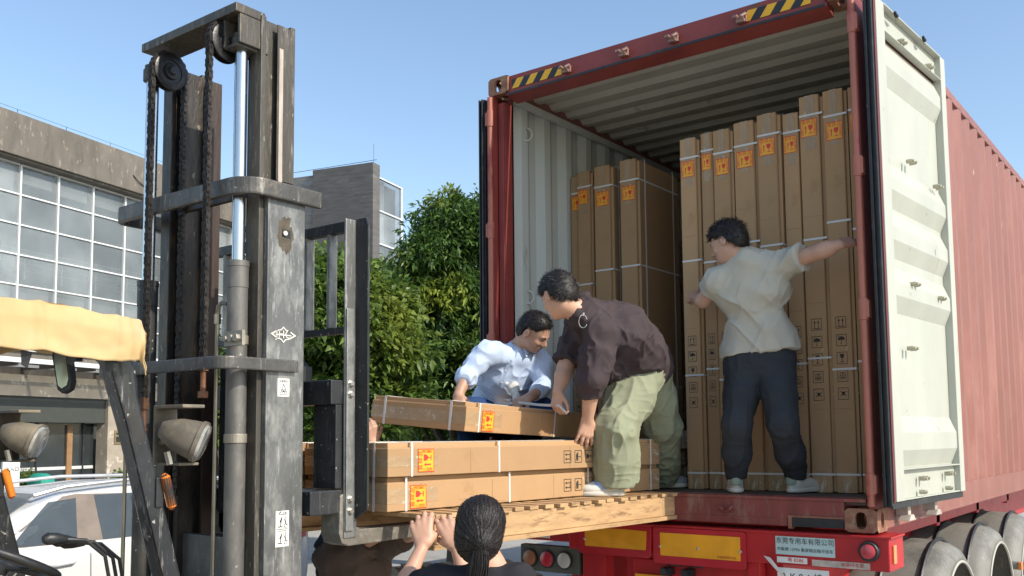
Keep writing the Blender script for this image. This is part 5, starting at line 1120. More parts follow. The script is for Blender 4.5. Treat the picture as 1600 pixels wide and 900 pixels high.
def vnoise(P_, seed=0):
    i = np.floor(P_).astype(np.int64); f = P_-i; f = f*f*(3-2*f)
    def hsh(a): v = (a[:, 0]*73856093) ^ (a[:, 1]*19349663) ^ (a[:, 2]*83492791) ^ (seed*2654435761); v = (v ^ (v >> 13))*1274126177 & 0xffffffff; return ((v ^ (v >> 16)) & 0xffff)/65535.
    r = 0
    for a in (0, 1):
        for b in (0, 1):
            for c in (0, 1): r = r+hsh(i+np.array([a, b, c]))*(f[:, 0] if a else 1-f[:, 0])*(f[:, 1] if b else 1-f[:, 1])*(f[:, 2] if c else 1-f[:, 2])
    return r
def smooth_mesh(V, Fq, it):
    e = np.concatenate([Fq[:, [0, 1]], Fq[:, [1, 2]], Fq[:, [2, 3]], Fq[:, [3, 0]]]); 
    for _ in range(it):
        A = np.zeros_like(V); c = np.zeros(len(V)); np.add.at(A, e[:, 0], V[e[:, 1]]); np.add.at(A, e[:, 1], V[e[:, 0]]); np.add.at(c, e[:, 0], 1); np.add.at(c, e[:, 1], 1); V = V*.45+.55*A/np.maximum(c, 1)[:, None]
    return V
def normals(V, Fq):
    n = np.cross(V[Fq[:, 2]]-V[Fq[:, 0]], V[Fq[:, 3]]-V[Fq[:, 1]]); N = np.zeros_like(V)
    for k in range(4): np.add.at(N, Fq[:, k], n)
    return N/np.maximum(np.linalg.norm(N, axis=1), 1e-9)[:, None]
def grow(name, imp, h, mt, parent, it=1, folds=None, seed=1):
    """folds: list of (scale xyz in the frame, amplitude, frame 3x3, sharp)"""
    V, Fq = surface_net(*imp.field(h)); V = smooth_mesh(V, Fq, it)
    if folds:
        N = normals(V, Fq)
        for i, (sc, amp, fr, sharp) in enumerate(folds):
            Q = V@np.array(fr).T if fr is not None else V
            wq = Q*np.array([3.5, 3.5, 3.5]); wv = np.stack([vnoise(wq+7.1*j, seed+j) for j in range(3)], 1)-.5
            n = vnoise(Q*np.array(sc)+wv*1.6+3.3*i, seed+10+i); r = 1-np.abs(2*n-1); r = r**sharp; V = V+N*((r-.45)*amp)[:, None]
    o = raw_mesh(name, V, Fq, mt, parent, smooth=True); return o
def fr_from(d, side):
    d = np.array(d, float); d /= np.linalg.norm(d); s_ = np.array(side, float); s_ -= d*(s_@d); s_ /= np.linalg.norm(s_); return np.array([s_, np.cross(d, s_), d])
def add_hand(B_, wrist, fd, back, thumb, curl=(35, 30, 25), s=1., spread=.10, tc=.5, k=.007, fcurl=None):
    wrist = Vector(wrist); fd = Vector(fd).normalized(); back = Vector(back); back = (back-fd*back.dot(fd)).normalized(); lat = fd.cross(back)
    if lat.dot(Vector(thumb)) < 0: lat = -lat                # lat points to the thumb side
    kn = []
    for i in range(4):
        l_ = (1.5-i)*.0205*s; kp = wrist+fd*(.088-.004*abs(i-1)-.003*i)*s+lat*l_*1.05+back*(.004-.002*abs(i-1.5))*s
        B_.cone(wrist+lat*l_*.55+fd*.005, kp, .0165*s, .0125*s, .012); kn.append(kp)
    ln = (.072, .080, .074, .058); pr = (.45, .31, .26)
    for i in range(4):
        d = (fd+lat*(1.5-i)*spread).normalized(); p = kn[i]; bk = back.copy(); a = 0; cc = fcurl[i] if fcurl else curl
        for j in range(3):
            a += rad(cc[j]); dd = (d*math.cos(a)-bk*math.sin(a)).normalized(); q = p+dd*ln[i]*pr[j]*s; B_.cone(p, q, (.0100-.0009*j)*s*(1 if i < 3 else .88), (.0094-.0010*j)*s*(1 if i < 3 else .88), k if j else .009); p = q
    t0 = wrist+lat*.022*s+fd*.018*s-back*.004*s; d1 = (fd*.62+lat*.72-back*.25*tc).normalized(); t1 = t0+d1*.040*s*(1 if tc < 2 else .7); d2 = (fd*.85+lat*.42-back*.45*tc).normalized(); t2 = t1+d2*.032*s; d3 = (fd*.95+lat*.12-back*.5*tc).normalized(); t3 = t2+d3*.026*s
    B_.cone(wrist+fd*.01, t0+d1*.01, .016*s, .0155*s, .012); B_.cone(t0, t1, .0145*s, .0118*s, .012); B_.cone(t1, t2, .0112*s, .0102*s, .006); B_.cone(t2, t3, .0104*s, .0085*s, .005); return kn
def add_head(B_, c, f, u, s=1.):
    c = Vector(c); f = Vector(f).normalized(); u = Vector(u); u = (u-f*u.dot(f)).normalized(); r = f.cross(u); ax = [r, f, u]
    P_ = lambda x, y, z: c+(r*x+f*y+u*z)*s
    E = lambda p, q, k=.02, sub=False: B_.ell(P_(*p), [v*s for v in q], ax, k*s, sub)
    E((0, -.012, .030), (.076, .097, .086)); E((0, .022, -.022), (.062, .070, .082), .03); E((0, .044, -.082), (.036, .042, .030), .035); E((0, .0, -.06), (.056, .06, .05), .03)
    E((0, .080, .018), (.048, .012, .010), .015)
    for sx in (-1, 1):
        E((sx*.030, .100, .002), (.017, .014, .010), .010, True); E((sx*.030, .074, -.0), (.0125, .0125, .0125), .004)
        E((sx*.040, .062, -.030), (.020, .020, .016), .02); E((sx*.084, -.010, -.010), (.009, .021, .034), .006); E((sx*.093, -.004, -.006), (.005, .011, .019), .004, True)
    B_.cone(P_(0, .082, .010), P_(0, .106, -.028), .008*s, .0125*s, .012); 
    for sx in (-1, 1): E((sx*.012, .094, -.033), (.008, .010, .008), .006)
    E((0, .088, -.056), (.024, .010, .0065), .006); E((0, .086, -.066), (.021, .010, .0065), .005); E((0, .096, -.061), (.024, .006, .0014), .002, True)
    return P_, ax
def face_parts(par, P_, ax, s, brow=True):
    for sx in (-1, 1):
        m = MB(); m.lathe(P_(sx*.030, .079, .001), ax[1], [(-.004, .004), (0, .0085*s), (.004, .0082*s), (.0065, .004*s)], 12); e = m.build('eye', mat('dark_eye', (.03, .02, .015), .2), par, smooth=True)
        m = MB(); m.tube([P_(sx*.014, .093, .017), P_(sx*.030, .091, .023), P_(sx*.048, .078, .019)], [.0022, .0036, .002], 6); m.build('eyebrow', hair_m, par)
def add_hair(name, par, P_, ax, s, line, h=.006, thick=.014, blades=2600, bl=.028, flow=(0, .3, .2), seed=3, extra=None, mt=None, bw=.0022, lift=.45):
    H = Imp(); r, f, u = ax; t = thick
    E = lambda p, q, k=.02: H.ell(P_(*p), [v*s for v in q], ax, k*s)
    E((0, -.014, .032), (.077+t, .097+t, .088+t)); E((0, -.045, -.02), (.068+t, .060+t, .065+t), .03)
    if extra: extra(H)
    c = np.array(P_(0, 0, 0)); A = np.array([np.array(r), np.array(f), np.array(u)])
    def g(X):
        L = (X-c)@A.T/s; y = L[..., 1]; z = L[..., 2]; x = np.abs(L[..., 0]); a = np.interp(y, [q[0] for q in line], [q[1] for q in line]); return (a-z+.008*np.sin(x*90)+.006*np.sin(y*170+x*60))*.8
    H.cut(g); V, Fq = surface_net(*H.field(h)); V = smooth_mesh(V, Fq, 1); N = normals(V, Fq)
    V = V+N*((vnoise(V*np.array([45, 45, 90]), seed)-.5)*.004)[:, None]; o = raw_mesh(name, V, Fq, mt or hair_m, par, smooth=True)
    gen = np.random.default_rng(seed); i = gen.integers(0, len(V), blades); L0 = (V[i]-c)@A.T/s; keep = (L0[:, 2] > np.interp(L0[:, 1], [q[0] for q in line], [q[1] for q in line])+.004); i = i[keep]
    fl = np.array(r)*flow[0]+np.array(f)*flow[1]+np.array(u)*flow[2]; D = N[i]*lift+fl+gen.normal(0, .28, (len(i), 3)); D /= np.linalg.norm(D, axis=1)[:, None]
    S_ = np.cross(D, N[i]+gen.normal(0, .2, (len(i), 3))); S_ /= np.linalg.norm(S_, axis=1)[:, None]+1e-9; ln = (bl*gen.uniform(.5, 1.3, len(i)))[:, None]; p0 = V[i]-N[i]*.004
    Vb = np.stack([p0-S_*bw, p0+S_*bw, p0+D*ln*.6+S_*bw*.8-N[i]*.001, p0+D*ln-N[i]*.003, p0+D*ln*.6-S_*bw*.8-N[i]*.001], 1).reshape(-1, 3); b = np.arange(len(i))*5
    Fb = np.concatenate([np.stack([b, b+1, b+2], 1), np.stack([b, b+2, b+4], 1), np.stack([b+4, b+2, b+3], 1)]); raw_mesh('hair_strands', Vb, Fb, mt or hair_m, o); return o
def shoe(par, heel, toe, up=(0, 0, 1), mt=shoe_w, patch=None, w_=.046, label=None):
    heel = Vector(heel); toe = Vector(toe); d = (toe-heel).normalized(); s_ = d.cross(Vector(up)).normalized(); L = (toe-heel).length; z = Vector((0, 0, 1))
    I_ = Imp(); fl = (tuple(s_), 1.0)
    I_.ell(heel+d*.045+z*.055, (w_*.78, .055, .052), [s_, d, z], .02); I_.ell(heel+d*L*.45+z*.045, (w_*.88, L*.34, .042), [s_, d, z], .03); I_.ell(heel+d*(L-.065)+z*.036, (w_*1.02, .072, .034), [s_, d, z], .02); I_.cone(heel+d*.05+z*.07, heel+d*.055+z*.105, .036, .036, .02)
    hz = heel.z+.004; I_.cut(lambda X: hz-X[..., 2]); o = grow('shoe', I_, .005, mt, par, 1)
    I2 = Imp(); I2.ell(heel+d*.055+z*.012, (w_*.92, .062, .03), [s_, d, z], .02); I2.ell(heel+d*(L-.075)+z*.012, (w_*1.12, .082, .03), [s_, d, z], .02); I2.ell(heel+d*L*.5+z*.012, (w_*.95, L*.4, .03), [s_, d, z], .02); I2.cut(lambda X: hz-.004-X[..., 2]); I2.cut(lambda X: X[..., 2]-hz-.022); grow('shoe_sole', I2, .005, mat('sole_white', (.58, .55, .47), .7), o, 0)
    if patch:
        I3 = Imp(); I3.ell(heel+d*.04+z*.062, (w_*.82, .054, .048), [s_, d, z], .02); I3.cut(lambda X: heel.z+.035-X[..., 2]); hh = np.array(heel+d*.06); dn = np.array(d); I3.cut(lambda X: (X-hh)@dn); grow('heel_patch', I3, .005, patch, o, 0)
    return o

# ================================================================== man in cream t-shirt, arms spread, seen from behind
def man_cream():
    t = thing('person', 'man in cream t-shirt and dark trousers steadying the tall cartons, arms spread, seen from behind', 'person', (1.75, .25, FZ))
    hc = W(1137, 379, 5.30); f = cdir(-.72, -.40, .55); u = cdir(-.30, .86, .42)
    nb = W(1163, 408, 5.27); shL = W(1122, 437, 5.33); shR = W(1226, 412, 5.20); ch = W(1176, 455, 5.30); wa = W(1186, 520, 5.32); hp = W(1187, 562, 5.32)
    elL = W(1098, 470, 5.44); hand_l = WP(1076, 462, 1, .40); wrL = elL.lerp(hand_l, .62)
    elR = W(1284, 392, 5.00); wrR = W(1312, 382, 4.96)
    side = (shR-shL).normalized(); hL = hp-side*.085+Vector((0, 0, -.03)); hR = hp+side*.085+Vector((0, 0, -.03))
    anL = Vector((1.615, .20, FZ+.095)); anR = Vector((1.905, .34, FZ+.095)); kL = W(1152, 662, 5.24); kR = W(1224, 662, 5.13)
    B_ = Imp(); P_, ax = add_head(B_, hc, f, u, .98); B_.cone(hc-Vector(u)*.05, nb, .052, .060, .02)
    n0 = len(B_.p); B_.cone(shL, shR, .056, .056, .03); B_.cone(ch-side*.07, ch+side*.07, .100, .100, .05); B_.cone(wa-side*.05, wa+side*.05, .10, .10, .06); B_.cone(hp-side*.06, hp+side*.06, .11, .11, .06); B_.cone(nb, ch, .065, .10, .04); B_.cone(ch, hp, .10, .10, .05); n1 = len(B_.p)
    B_.limb([shL, elL], [.052, .042], .03); B_.limb([elL, wrL], [.041, .028], .02); B_.limb([shR, elR], [.054, .040], .03); B_.limb([elR, elR.lerp(wrR, .35), wrR], [.040, .041, .026], .02)
    l0 = len(B_.p); B_.limb([hL, kL, anL], [.085, .058, .042], .03); B_.limb([hR, kR, anR], [.085, .058, .042], .03); l1 = len(B_.p); B_.cone(anL, anL+Vector((-.06, .14, -.06)), .035, .03, .02); B_.cone(anR, anR+Vector((.05, .15, -.06)), .035, .03, .02)
    add_hand(B_, wrL, hand_l-wrL, cdir(-.5, .2, -.8), (0, 0, 1), fcurl=[(20, 35, 30)]*4, s=.98, spread=.08)
    add_hand(B_, wrR, cdir(.80, .22, .35), cdir(-.35, .6, -.65), cdir(0, .7, .7), curl=(15, 30, 25), s=.98)
    grow('body', B_, .006, skin_d, t, 1); face_parts(t, P_, ax, .98)
    add_hair('hair', t, P_, ax, .98, [(-.12, -.075), (-.07, -.07), (-.03, -.02), (.0, .012), (.03, .015), (.055, .05), (.12, .058)], bl=.030, flow=(0, .35, .1), seed=5, blades=5200, lift=.28, bw=.0013)
    S_ = Imp(); q = .020; S_.inherit(B_.p[n0:n1], .014)
    S_.cone(shL+(shL-shR)*.0, shR, .068, .068, .03); S_.cone(ch-side*.085, ch+side*.085, .118, .118, .05); S_.cone(wa-side*.075, wa+side*.075, .110, .110, .07); hm = hp+Vector((0, 0, .045)); S_.cone(hm-side*.092, hm+side*.10, .108, .108, .07); lowp = hp+Vector((0, 0, -.03)); S_.cone(hm-side*.09, lowp-side*.09, .105, .105, .05); S_.cone(hm+side*.10, lowp+side*.115, .105, .100, .05); S_.cone(lowp-side*.09, lowp+side*.11, .10, .10, .05)
    S_.cone(nb+Vector((0, 0, -.035)), ch, .088, .12, .04); S_.cone(nb+(shR-nb)*.3, shR, .062, .068, .03); S_.cone(nb+(shL-nb)*.3, shL, .062, .068, .03)
    eL = shL.lerp(elL, .62); eR = shR.lerp(elR, .52)
    S_.cone(shL, eL, .068, .070, .03, cutb=True); S_.cone(shR, eR, .068, .082, .03, cutb=True)
    nU = (hc-nb).normalized(); nn = np.array(nb+nU*.022); nv = np.array(nU); 
    hz = W(1187, 553, 5.3).z; sd_ = np.array(side)
    S_.cut(lambda X: (hz+.06*((X-np.array(hp))@sd_)*0-X[..., 2])+.10*((X-np.array(hp))@sd_)*1.0)
    S_.ell(nb+nU*.035, (.058, .058, .03), None, .01, True)
    tee = grow('t_shirt', S_, .006, cream_tee, t, 2, folds=[((9, 4, 5), .009, fr_from((.35, -.2, 1), side), 2.0), ((14, 8, 3.5), .016, fr_from((-.75, .1, .8), side), 4), ((22, 9, 4), .008, fr_from((.5, .1, 1), side), 4)], seed=4)
    T_ = Imp(); T_.inherit(B_.p[l0:l1], .012); T_.inherit([q for q in B_.p[n0:n1] if (q[1][2]+q[2][2])/2 < hz+.25], .007); T_.cone(hp-side*.065+Vector((0, 0, .02)), hp+side*.065+Vector((0, 0, .02)), .108, .108, .05); wz = hz+.03
    T_.limb([hL, hL.lerp(kL, .5), kL, kL.lerp(anL, .55), anL+Vector((0, 0, .02))], [.100, .084, .071, .070, .053], .04, cutb=False); T_.limb([hR, hR.lerp(kR, .5), kR, kR.lerp(anR, .55), anR+Vector((0, 0, .02))], [.100, .084, .071, .070, .053], .04)
    T_.cut(lambda X: X[..., 2]-hz-.015); T_.cut(lambda X: FZ+.075-X[..., 2])
    grow('trousers', T_, .006, navy_pants, t, 2, folds=[((16, 16, 3.2), .009, None, 2.5), ((12, 12, 30), .0045, None, 3)], seed=9)
    shoe(t, (anL.x+.02, anL.y-.055, FZ+.003), (anL.x-.10, anL.y+.20, FZ+.003), patch=shoe_g); shoe(t, (anR.x-.02, anR.y-.055, FZ+.003), (anR.x+.08, anR.y+.21, FZ+.003), patch=shoe_g)
    for a in (anL, anR):
        m = MB(); m.lathe(a+Vector((0, 0, -.01)), (0, 0, 1), [(0, .043), (.03, .042)], 20); m.build('sock', mat('orange_blue_sock', (.55, .22, .10), .8, col2=(.08, .25, .45), thr=.5, soft=.02, pscale=12), t, smooth=True)
man_cream()

# ================================================================== man in dark jacket bending over
def man_brown():
    t = thing('person', 'man in plum-brown jacket and sage trousers bending over with one hand on the cartons', 'person', (1.1, 0, FZ))
    hc = W(872, 462, 5.03); f = cdir(-.50, -.50, .70); u = cdir(-.22, .92, .32)
    nb = W(912, 492, 5.06); shN = W(938, 520, 5.00); shF = W(905, 515, 5.32); hp = W(1008, 566, 5.48); mid = W(965, 520, 5.22); side = (shN-shF).normalized(); sdh = Vector((.45, -.89, 0)).normalized()
    elN = W(926, 592, 4.98); haN = WP(912, 690, 2, 1.835); wrN = W(918, 655, 5.06); elF = W(884, 572, 5.22); wrF = W(872, 612, 5.16)
    anN = Vector((1.17, -.37, 1.52+.09)); anF = Vector((1.02, .45, FZ+.09)); kN = W(962, 668, 5.12); kF = W(1037, 665, 5.66)
    hN = hp+sdh*.09+Vector((0, 0, -.04)); hF = hp-sdh*.09+Vector((0, 0, -.04))
    B_ = Imp(); P_, ax = add_head(B_, hc, f, u, 1.0); B_.cone(P_(0, -.02, -.06), nb, .054, .062, .02)
    n0 = len(B_.p); B_.cone(shN, shF, .06, .06, .03); B_.cone(mid-side*.08, mid+side*.08, .115, .115, .06); B_.cone(nb, mid, .08, .12, .04); B_.cone(mid, hp, .12, .12, .05); B_.cone(hp-sdh*.07, hp+sdh*.07, .115, .115, .06); n1 = len(B_.p)
    B_.limb([shN, elN], [.056, .044], .03); B_.limb([elN, elN.lerp(wrN, .3), wrN], [.046, .046, .031], .02); B_.limb([shF, elF], [.056, .044], .03); B_.limb([elF, elF.lerp(wrF, .4), wrF], [.044, .043, .030], .02)
    l0 = len(B_.p); B_.limb([hN, kN, anN], [.09, .06, .042], .03); B_.limb([hF, kF, anF], [.09, .06, .042], .03); l1 = len(B_.p); B_.cone(anN, anN+Vector((-.12, .06, -.055)), .035, .03, .02); B_.cone(anF, anF+Vector((.06, .13, -.055)), .035, .03, .02)
    add_hand(B_, wrN, cdir(-.12, -1, .05), cdir(.25, .2, -1), cdir(.9, 0, 0), fcurl=[(22, 18, 10), (10, 14, 8), (4, 10, 6), (0, 8, 4)], s=1.02, spread=.22, tc=.2)
    add_hand(B_, wrF, cdir(-.10, -.95, -.15), cdir(-.75, .1, -.6), cdir(.6, 0, -.6), curl=(38, 50, 40), s=1.0, spread=.05)
    grow('body', B_, .006, skin, t, 1); face_parts(t, P_, ax, 1.)
    add_hair('hair', t, P_, ax, 1.02, [(-.12, -.080), (-.07, -.078), (-.04, -.05), (-.028, .015), (.03, .018), (.055, .045), (.12, .052)], bl=.026, flow=(0, .45, -.15), seed=6, blades=6500, thick=.012, lift=.32, bw=.0011)
    J = Imp(); J.inherit(B_.p[n0:n1-1], .016); J.cone(W(935, 565, 5.16), W(1005, 580, 5.42), .105, .12, .06)
    J.cone(shN-side*.02, shF+side*.02, .078, .078, .04); J.cone(mid-side*.10, mid+side*.10, .135, .135, .07); lo_ = mid.lerp(hp, .55); J.cone(lo_-side*.10, lo_+side*.10, .140, .140, .07); he = mid.lerp(hp, 1.02); J.cone(he-sdh*.09, he+sdh*.09, .140, .140, .06)
    J.cone(nb+(hp-nb)*.04, mid, .09, .13, .05); J.cone(mid, he, .14, .145, .06)
    J.limb([shN, shN.lerp(elN, .5), elN, elN.lerp(wrN, .42)], [.080, .084, .076, .062], .035, cutb=True); J.limb([shF, shF.lerp(elF, .5), elF.lerp(wrF, -.12)], [.078, .080, .072], .035, cutb=True)
    J.cone(W(916, 505, 5.05), W(913, 476, 5.075), .060, .050, .012, cutb=True)           # stand collar and hood
    J.cone(W(918, 484, 5.08), W(932, 492, 5.14), .058, .055, .03); J.cone(W(906, 480, 5.20), W(925, 488, 5.22), .05, .05, .03)
    hpn = np.array(he+(he-mid).normalized()*.085); hn = np.array((he-mid).normalized()+Vector((0, 0, -.35)).normalized()*.3); hn /= np.linalg.norm(hn); J.cut(lambda X: (X-hpn)@hn)
    J.ell(W(893, 468, 5.05), (.042, .042, .05), None, .008, True)
    fj = [((6, 8, 5), .016, fr_from(hp-nb, side), 2.4), ((16, 16, 7), .014, fr_from((hp-nb)+Vector((0, 0, -.5)), side), 3.5), ((24, 20, 10), .007, fr_from((.2, .3, 1), side), 4)]
    jk = grow('jacket', J, .006, brown_jacket, t, 1, folds=fj, seed=12)
    Hd = Imp(); Hd.cone(W(912, 466, 5.10), W(920, 492, 5.10), .040, .062, .02); Hd.cone(W(905, 470, 5.16), W(912, 498, 5.18), .036, .052, .02); Hd.cone(W(930, 486, 5.13), W(948, 500, 5.20), .052, .050, .03); Hd.ell(P_(0, -.01, .0), (.095, .095, .105), None, .008, True); Hd.ell(P_(0, .02, -.085), (.066, .066, .06), None, .008, True)
    grow('hood', Hd, .006, brown_jacket, jk, 1, folds=[((14, 14, 14), .014, None, 2.5)], seed=77)
    m = MB(); c0 = W(911, 502, 4.935); m.tube([c0+CR_*.022*math.cos(a)+CU_*.034*math.sin(a)*1+CFW*.006*math.sin(2*a) for a in np.linspace(.3, 5.8, 22)], .0018, 6); m.tube([c0+CU_*.03, c0+CU_*.045+CR_*.004], .005, 6); m.build('draw_cord', mat('pale_cord', (.45, .45, .42), .5), jk)
    T_ = Imp(); T_.inherit(B_.p[l0:l1], .014); T_.cone(hp-sdh*.085, hp+sdh*.085, .132, .132, .06)
    T_.limb([hN, hN.lerp(kN, .5), kN, kN.lerp(anN, .6), anN+Vector((-.005, 0, -.02))], [.132, .120, .104, .112, .120], .05, cutb=True); T_.limb([hF, hF.lerp(kF, .5), kF, kF.lerp(anF, .6), anF+Vector((0, 0, -.03))], [.130, .115, .092, .092, .088], .05, cutb=True)
    wn = np.array(((mid-hp).normalized()*.25+Vector((0, 0, 1))).normalized()); wp = np.array(hp+Vector((0, 0, .06))); T_.cut(lambda X: (X-wp)@wn)
    grow('trousers', T_, .006, green_pants, t, 1, folds=[((9, 9, 2.4), .014, None, 2.0), ((20, 20, 5), .012, fr_from((.25, .1, 1), (1, 0, 0)), 2.5), ((10, 10, 34), .004, None, 3)], seed=15)
    shoe(t, (anN.x+.05, anN.y-.01, 1.5195), (anN.x-.14, anN.y-.16, 1.5195), mt=shoe_w, patch=None, w_=.05); shoe(t, (anF.x-.04, anF.y-.05, FZ+.003), (anF.x+.10, anF.y+.13, FZ+.003), mt=mat('grey_shoe', (.30, .31, .31), .7), w_=.05)
    I_ = Imp(); a = Vector((anN.x-.045, anN.y-.085, 1.56)); d = Vector((-.19, -.15, 0)).normalized(); I_.ell(a+Vector((0, 0, .010)), (.050, .070, .036), [d.cross(Vector((0, 0, 1))), d, Vector((0, 0, 1))], .01); I_.cut(lambda X: 1.553-X[..., 2]); grow('suede_patch', I_, .005, shoe_b, t, 0)
man_brown()

# ================================================================== man in pale blue shirt crouching
skin_m = mat('warm_skin', (.50, .285, .19), .48, var=.08, vscale=18, subs=.1, bump=.05, bscale=160)
def man_blue():
    t = thing('person', 'man in pale blue shirt and blue jeans crouching over the lifted carton, looking down right', 'person', (.1, -.3, 1.52))
    D0 = 5.85; hc = W(835, 519, D0-.05); f = cdir(.68, -.55, -.30); u = cdir(.30, .90, -.28)
    nb = W(808, 550, D0+.03); shN = W(760, 553, D0-.10); shF = W(843, 566, D0+.10); side = (shF-shN).normalized(); mid = W(790, 585, D0+.10); hp = W(778, 628, D0+.22)
    elN = W(728, 590, D0-.22); wrN = W(716, 618, D0-.30); elF = W(849, 606, D0-.05); wrF = W(826, 622, D0-.28)
    B_ = Imp(); P_, ax = add_head(B_, hc, f, u, 1.0); B_.cone(P_(0, -.03, -.05), nb, .054, .062, .02)
    n0 = len(B_.p); B_.cone(shN, shF, .056, .056, .03); B_.cone(mid-side*.06, mid+side*.06, .11, .11, .06); B_.cone(nb, mid, .065, .10, .04); B_.cone(mid, hp, .10, .10, .05); n1 = len(B_.p)
    ft1 = W(742, 690, D0+.05); ft1.z = 1.62; ft2 = W(800, 690, D0+.25); ft2.z = 1.62
    k1 = W(735, 640, D0-.12); k1.z = 1.98; k2 = W(842, 650, D0+.0); k2.z = 1.98
    hx = hp.copy(); hx.z = max(1.95, hp.z-.1)
    B_.limb([hx-side*.08, k1, ft1], [.09, .06, .045], .03); B_.limb([hx+side*.08, k2, ft2], [.09, .06, .045], .03)
    B_.limb([shN, elN], [.052, .042], .03); B_.limb([elN, wrN], [.040, .030], .02); B_.limb([shF, elF], [.052, .042], .03); B_.limb([elF, wrF], [.040, .029], .02)
    add_hand(B_, wrN, cdir(.10, -.8, -.6), cdir(-.3, .5, -.8), cdir(1, 0, 0), curl=(18, 20, 15), s=.95); add_hand(B_, wrF, cdir(-.75, -.30, -.4), cdir(.1, .9, -.4), cdir(0, .5, -.7), curl=(45, 60, 40), s=.98, spread=.04, tc=1.2)
    grow('body', B_, .006, skin_m, t, 1); face_parts(t, P_, ax, 1.)
    add_hair('hair', t, P_, ax, .99, [(-.12, -.07), (-.07, -.066), (-.04, -.04), (-.03, .025), (.03, .028), (.05, .066), (.12, .080)], bl=.022, flow=(0, .4, .15), seed=7, blades=6000, thick=.010, lift=.35, bw=.0010)
    S_ = Imp(); S_.inherit(B_.p[n0:n1], .014); S_.cone(shN, shF, .064, .064, .04); S_.cone(mid-side*.07, mid+side*.07, .125, .125, .06); S_.cone(nb+Vector((0, 0, -.03)), mid, .08, .12, .04); S_.cone(mid, hp, .125, .13, .06); S_.cone(hp-side*.04, hp+side*.06, .12, .12, .06)
    S_.limb([shN, shN.lerp(elN, .5), elN, elN.lerp(wrN, .25)], [.062, .058, .054, .048], .03, cutb=True); S_.limb([shF, shF.lerp(elF, .5), elF, elF.lerp(wrF, .55)], [.060, .054, .050, .044], .035, cutb=True)
    hz = W(790, 632, D0).z; S_.cut(lambda X: hz-X[..., 2]-.03*np.sin((X[..., 0]-hp.x)*9))
    S_.ell(nb+Vector(u)*.05, (.060, .060, .038), None, .01, True)
    sh = grow('shirt', S_, .006, blue_shirt, t, 1, folds=[((8, 14, 6), .017, fr_from((.3, .1, 1), side), 2.2), ((16, 26, 12), .010, fr_from((-.3, .5, 1), side), 2)], seed=21)
    m = MB(); a = nb+cdir(.35, .25, -.9)*.085                      # collar wings and placket
    for sx in (-1, 1):
        b0 = nb+CU_*.035+cdir(sx*.8, 0, -.5)*.080; b1 = nb+CU_*.018+cdir(sx*.15+.25, 0, -1)*.100; b2 = b1-CU_*.052+cdir(sx*.6, 0, -.3)*.022; b3 = b0-CU_*.030+cdir(sx*.8, 0, -.4)*.016
        o_ = cdir(0, 0, -1)*.004; m.add([b0, b1, b2, b3, b0+o_, b1+o_, b2+o_, b3+o_], [(0, 1, 2, 3), (4, 5, 6, 7), (0, 1, 5, 4), (1, 2, 6, 5), (2, 3, 7, 6), (3, 0, 4, 7)])
    m.build('collar', blue_shirt, sh, smooth=True, bevel=.002)
    nd = (hc-nb).normalized(); e1 = nd.orthogonal().normalized(); e2 = nd.cross(e1); c0 = nb.lerp(hc, .20)
    m = MB(); ring = [c0+e1*.063*math.cos(a)+e2*.063*math.sin(a) for a in np.linspace(0, 6.28, 25)[:-1]]; m.bar(ring+[ring[0]], .007, .036, side=nd); m.build('collar', blue_shirt, sh, smooth=True)
    vs_ = np.array([tuple(v.co) for v in sh.data.vertices])+np.array(t.location); Lc = (vs_-CC)@CM.T; pxs = 800+CF*Lc[:, 0]/Lc[:, 2]; pys = CPY-CF*Lc[:, 1]/Lc[:, 2]
    def surf(px, py): k = np.where((abs(pxs-px) < 5) & (abs(pys-py) < 5))[0]; return Vector(vs_[k[np.argmin(Lc[k, 2])]]) if len(k) else None
    line_ = [surf(*q) for q in ((803, 566), (799, 575), (795, 584), (791, 593), (788, 602), (785, 611))]; line_ = [p for p in line_ if p]
    if len(line_) > 2:
        m = MB(); m.bar([p-CFW*.003 for p in line_], .004, .022, side=CR_); m.build('placket', blue_shirt, sh, smooth=True)
        for p in line_[::2]: m = MB(); m.lathe(p-CFW*.004, -CFW, [(0, .0055), (.003, .005)], 10); m.build('button', white_pl, sh)
    T_ = Imp(); T_.cone(hx-side*.06, hx+side*.06, .125, .125, .05); T_.limb([hx-side*.08, k1, ft1], [.12, .095, .07], .05, cutb=True); T_.limb([hx+side*.08, k2, ft2], [.12, .095, .07], .05, cutb=True)
    T_.cut(lambda X: X[..., 2]-hz-.09); grow('jeans', T_, .007, denim, t, 1, folds=[((9, 9, 9), .018, None, 2)], seed=23)
    for q in (ft1, ft2): shoe(t, (q.x-.03, q.y+.06, 1.5195), (q.x+.10, q.y-.17, 1.5195), mt=black_rub)
    I_ = Imp(); g0 = W(803, 606, D0-.16); I_.ell(g0, (.030, .045, .030), None, .02); I_.cone(g0+Vector((.0, 0, .01)), W(808, 628, D0-.24), .024, .020, .02); I_.cone(g0, W(790, 600, D0-.10), .018, .012, .01)
    grow('work_glove', I_, .005, mat('white_glove', (.62, .61, .57), .9), t, 1, folds=[((30, 30, 30), .012, None, 1.5)], seed=31)
    return wrF
wf = man_blue()
st_ = MB(); pa = W(812, 629, 5.50); pb = W(874, 634, 5.10); st_.bar([W(772, 632, 5.75), pa, pa.lerp(pb, .5)-Vector((0, 0, .004)), pb, W(886, 646, 5.02)], .0015, .014); so = st_.build('loose_strap', strap_m, None); tag(so, 'loose white strap pulled tight between the two bending men\'s hands', 'strap')

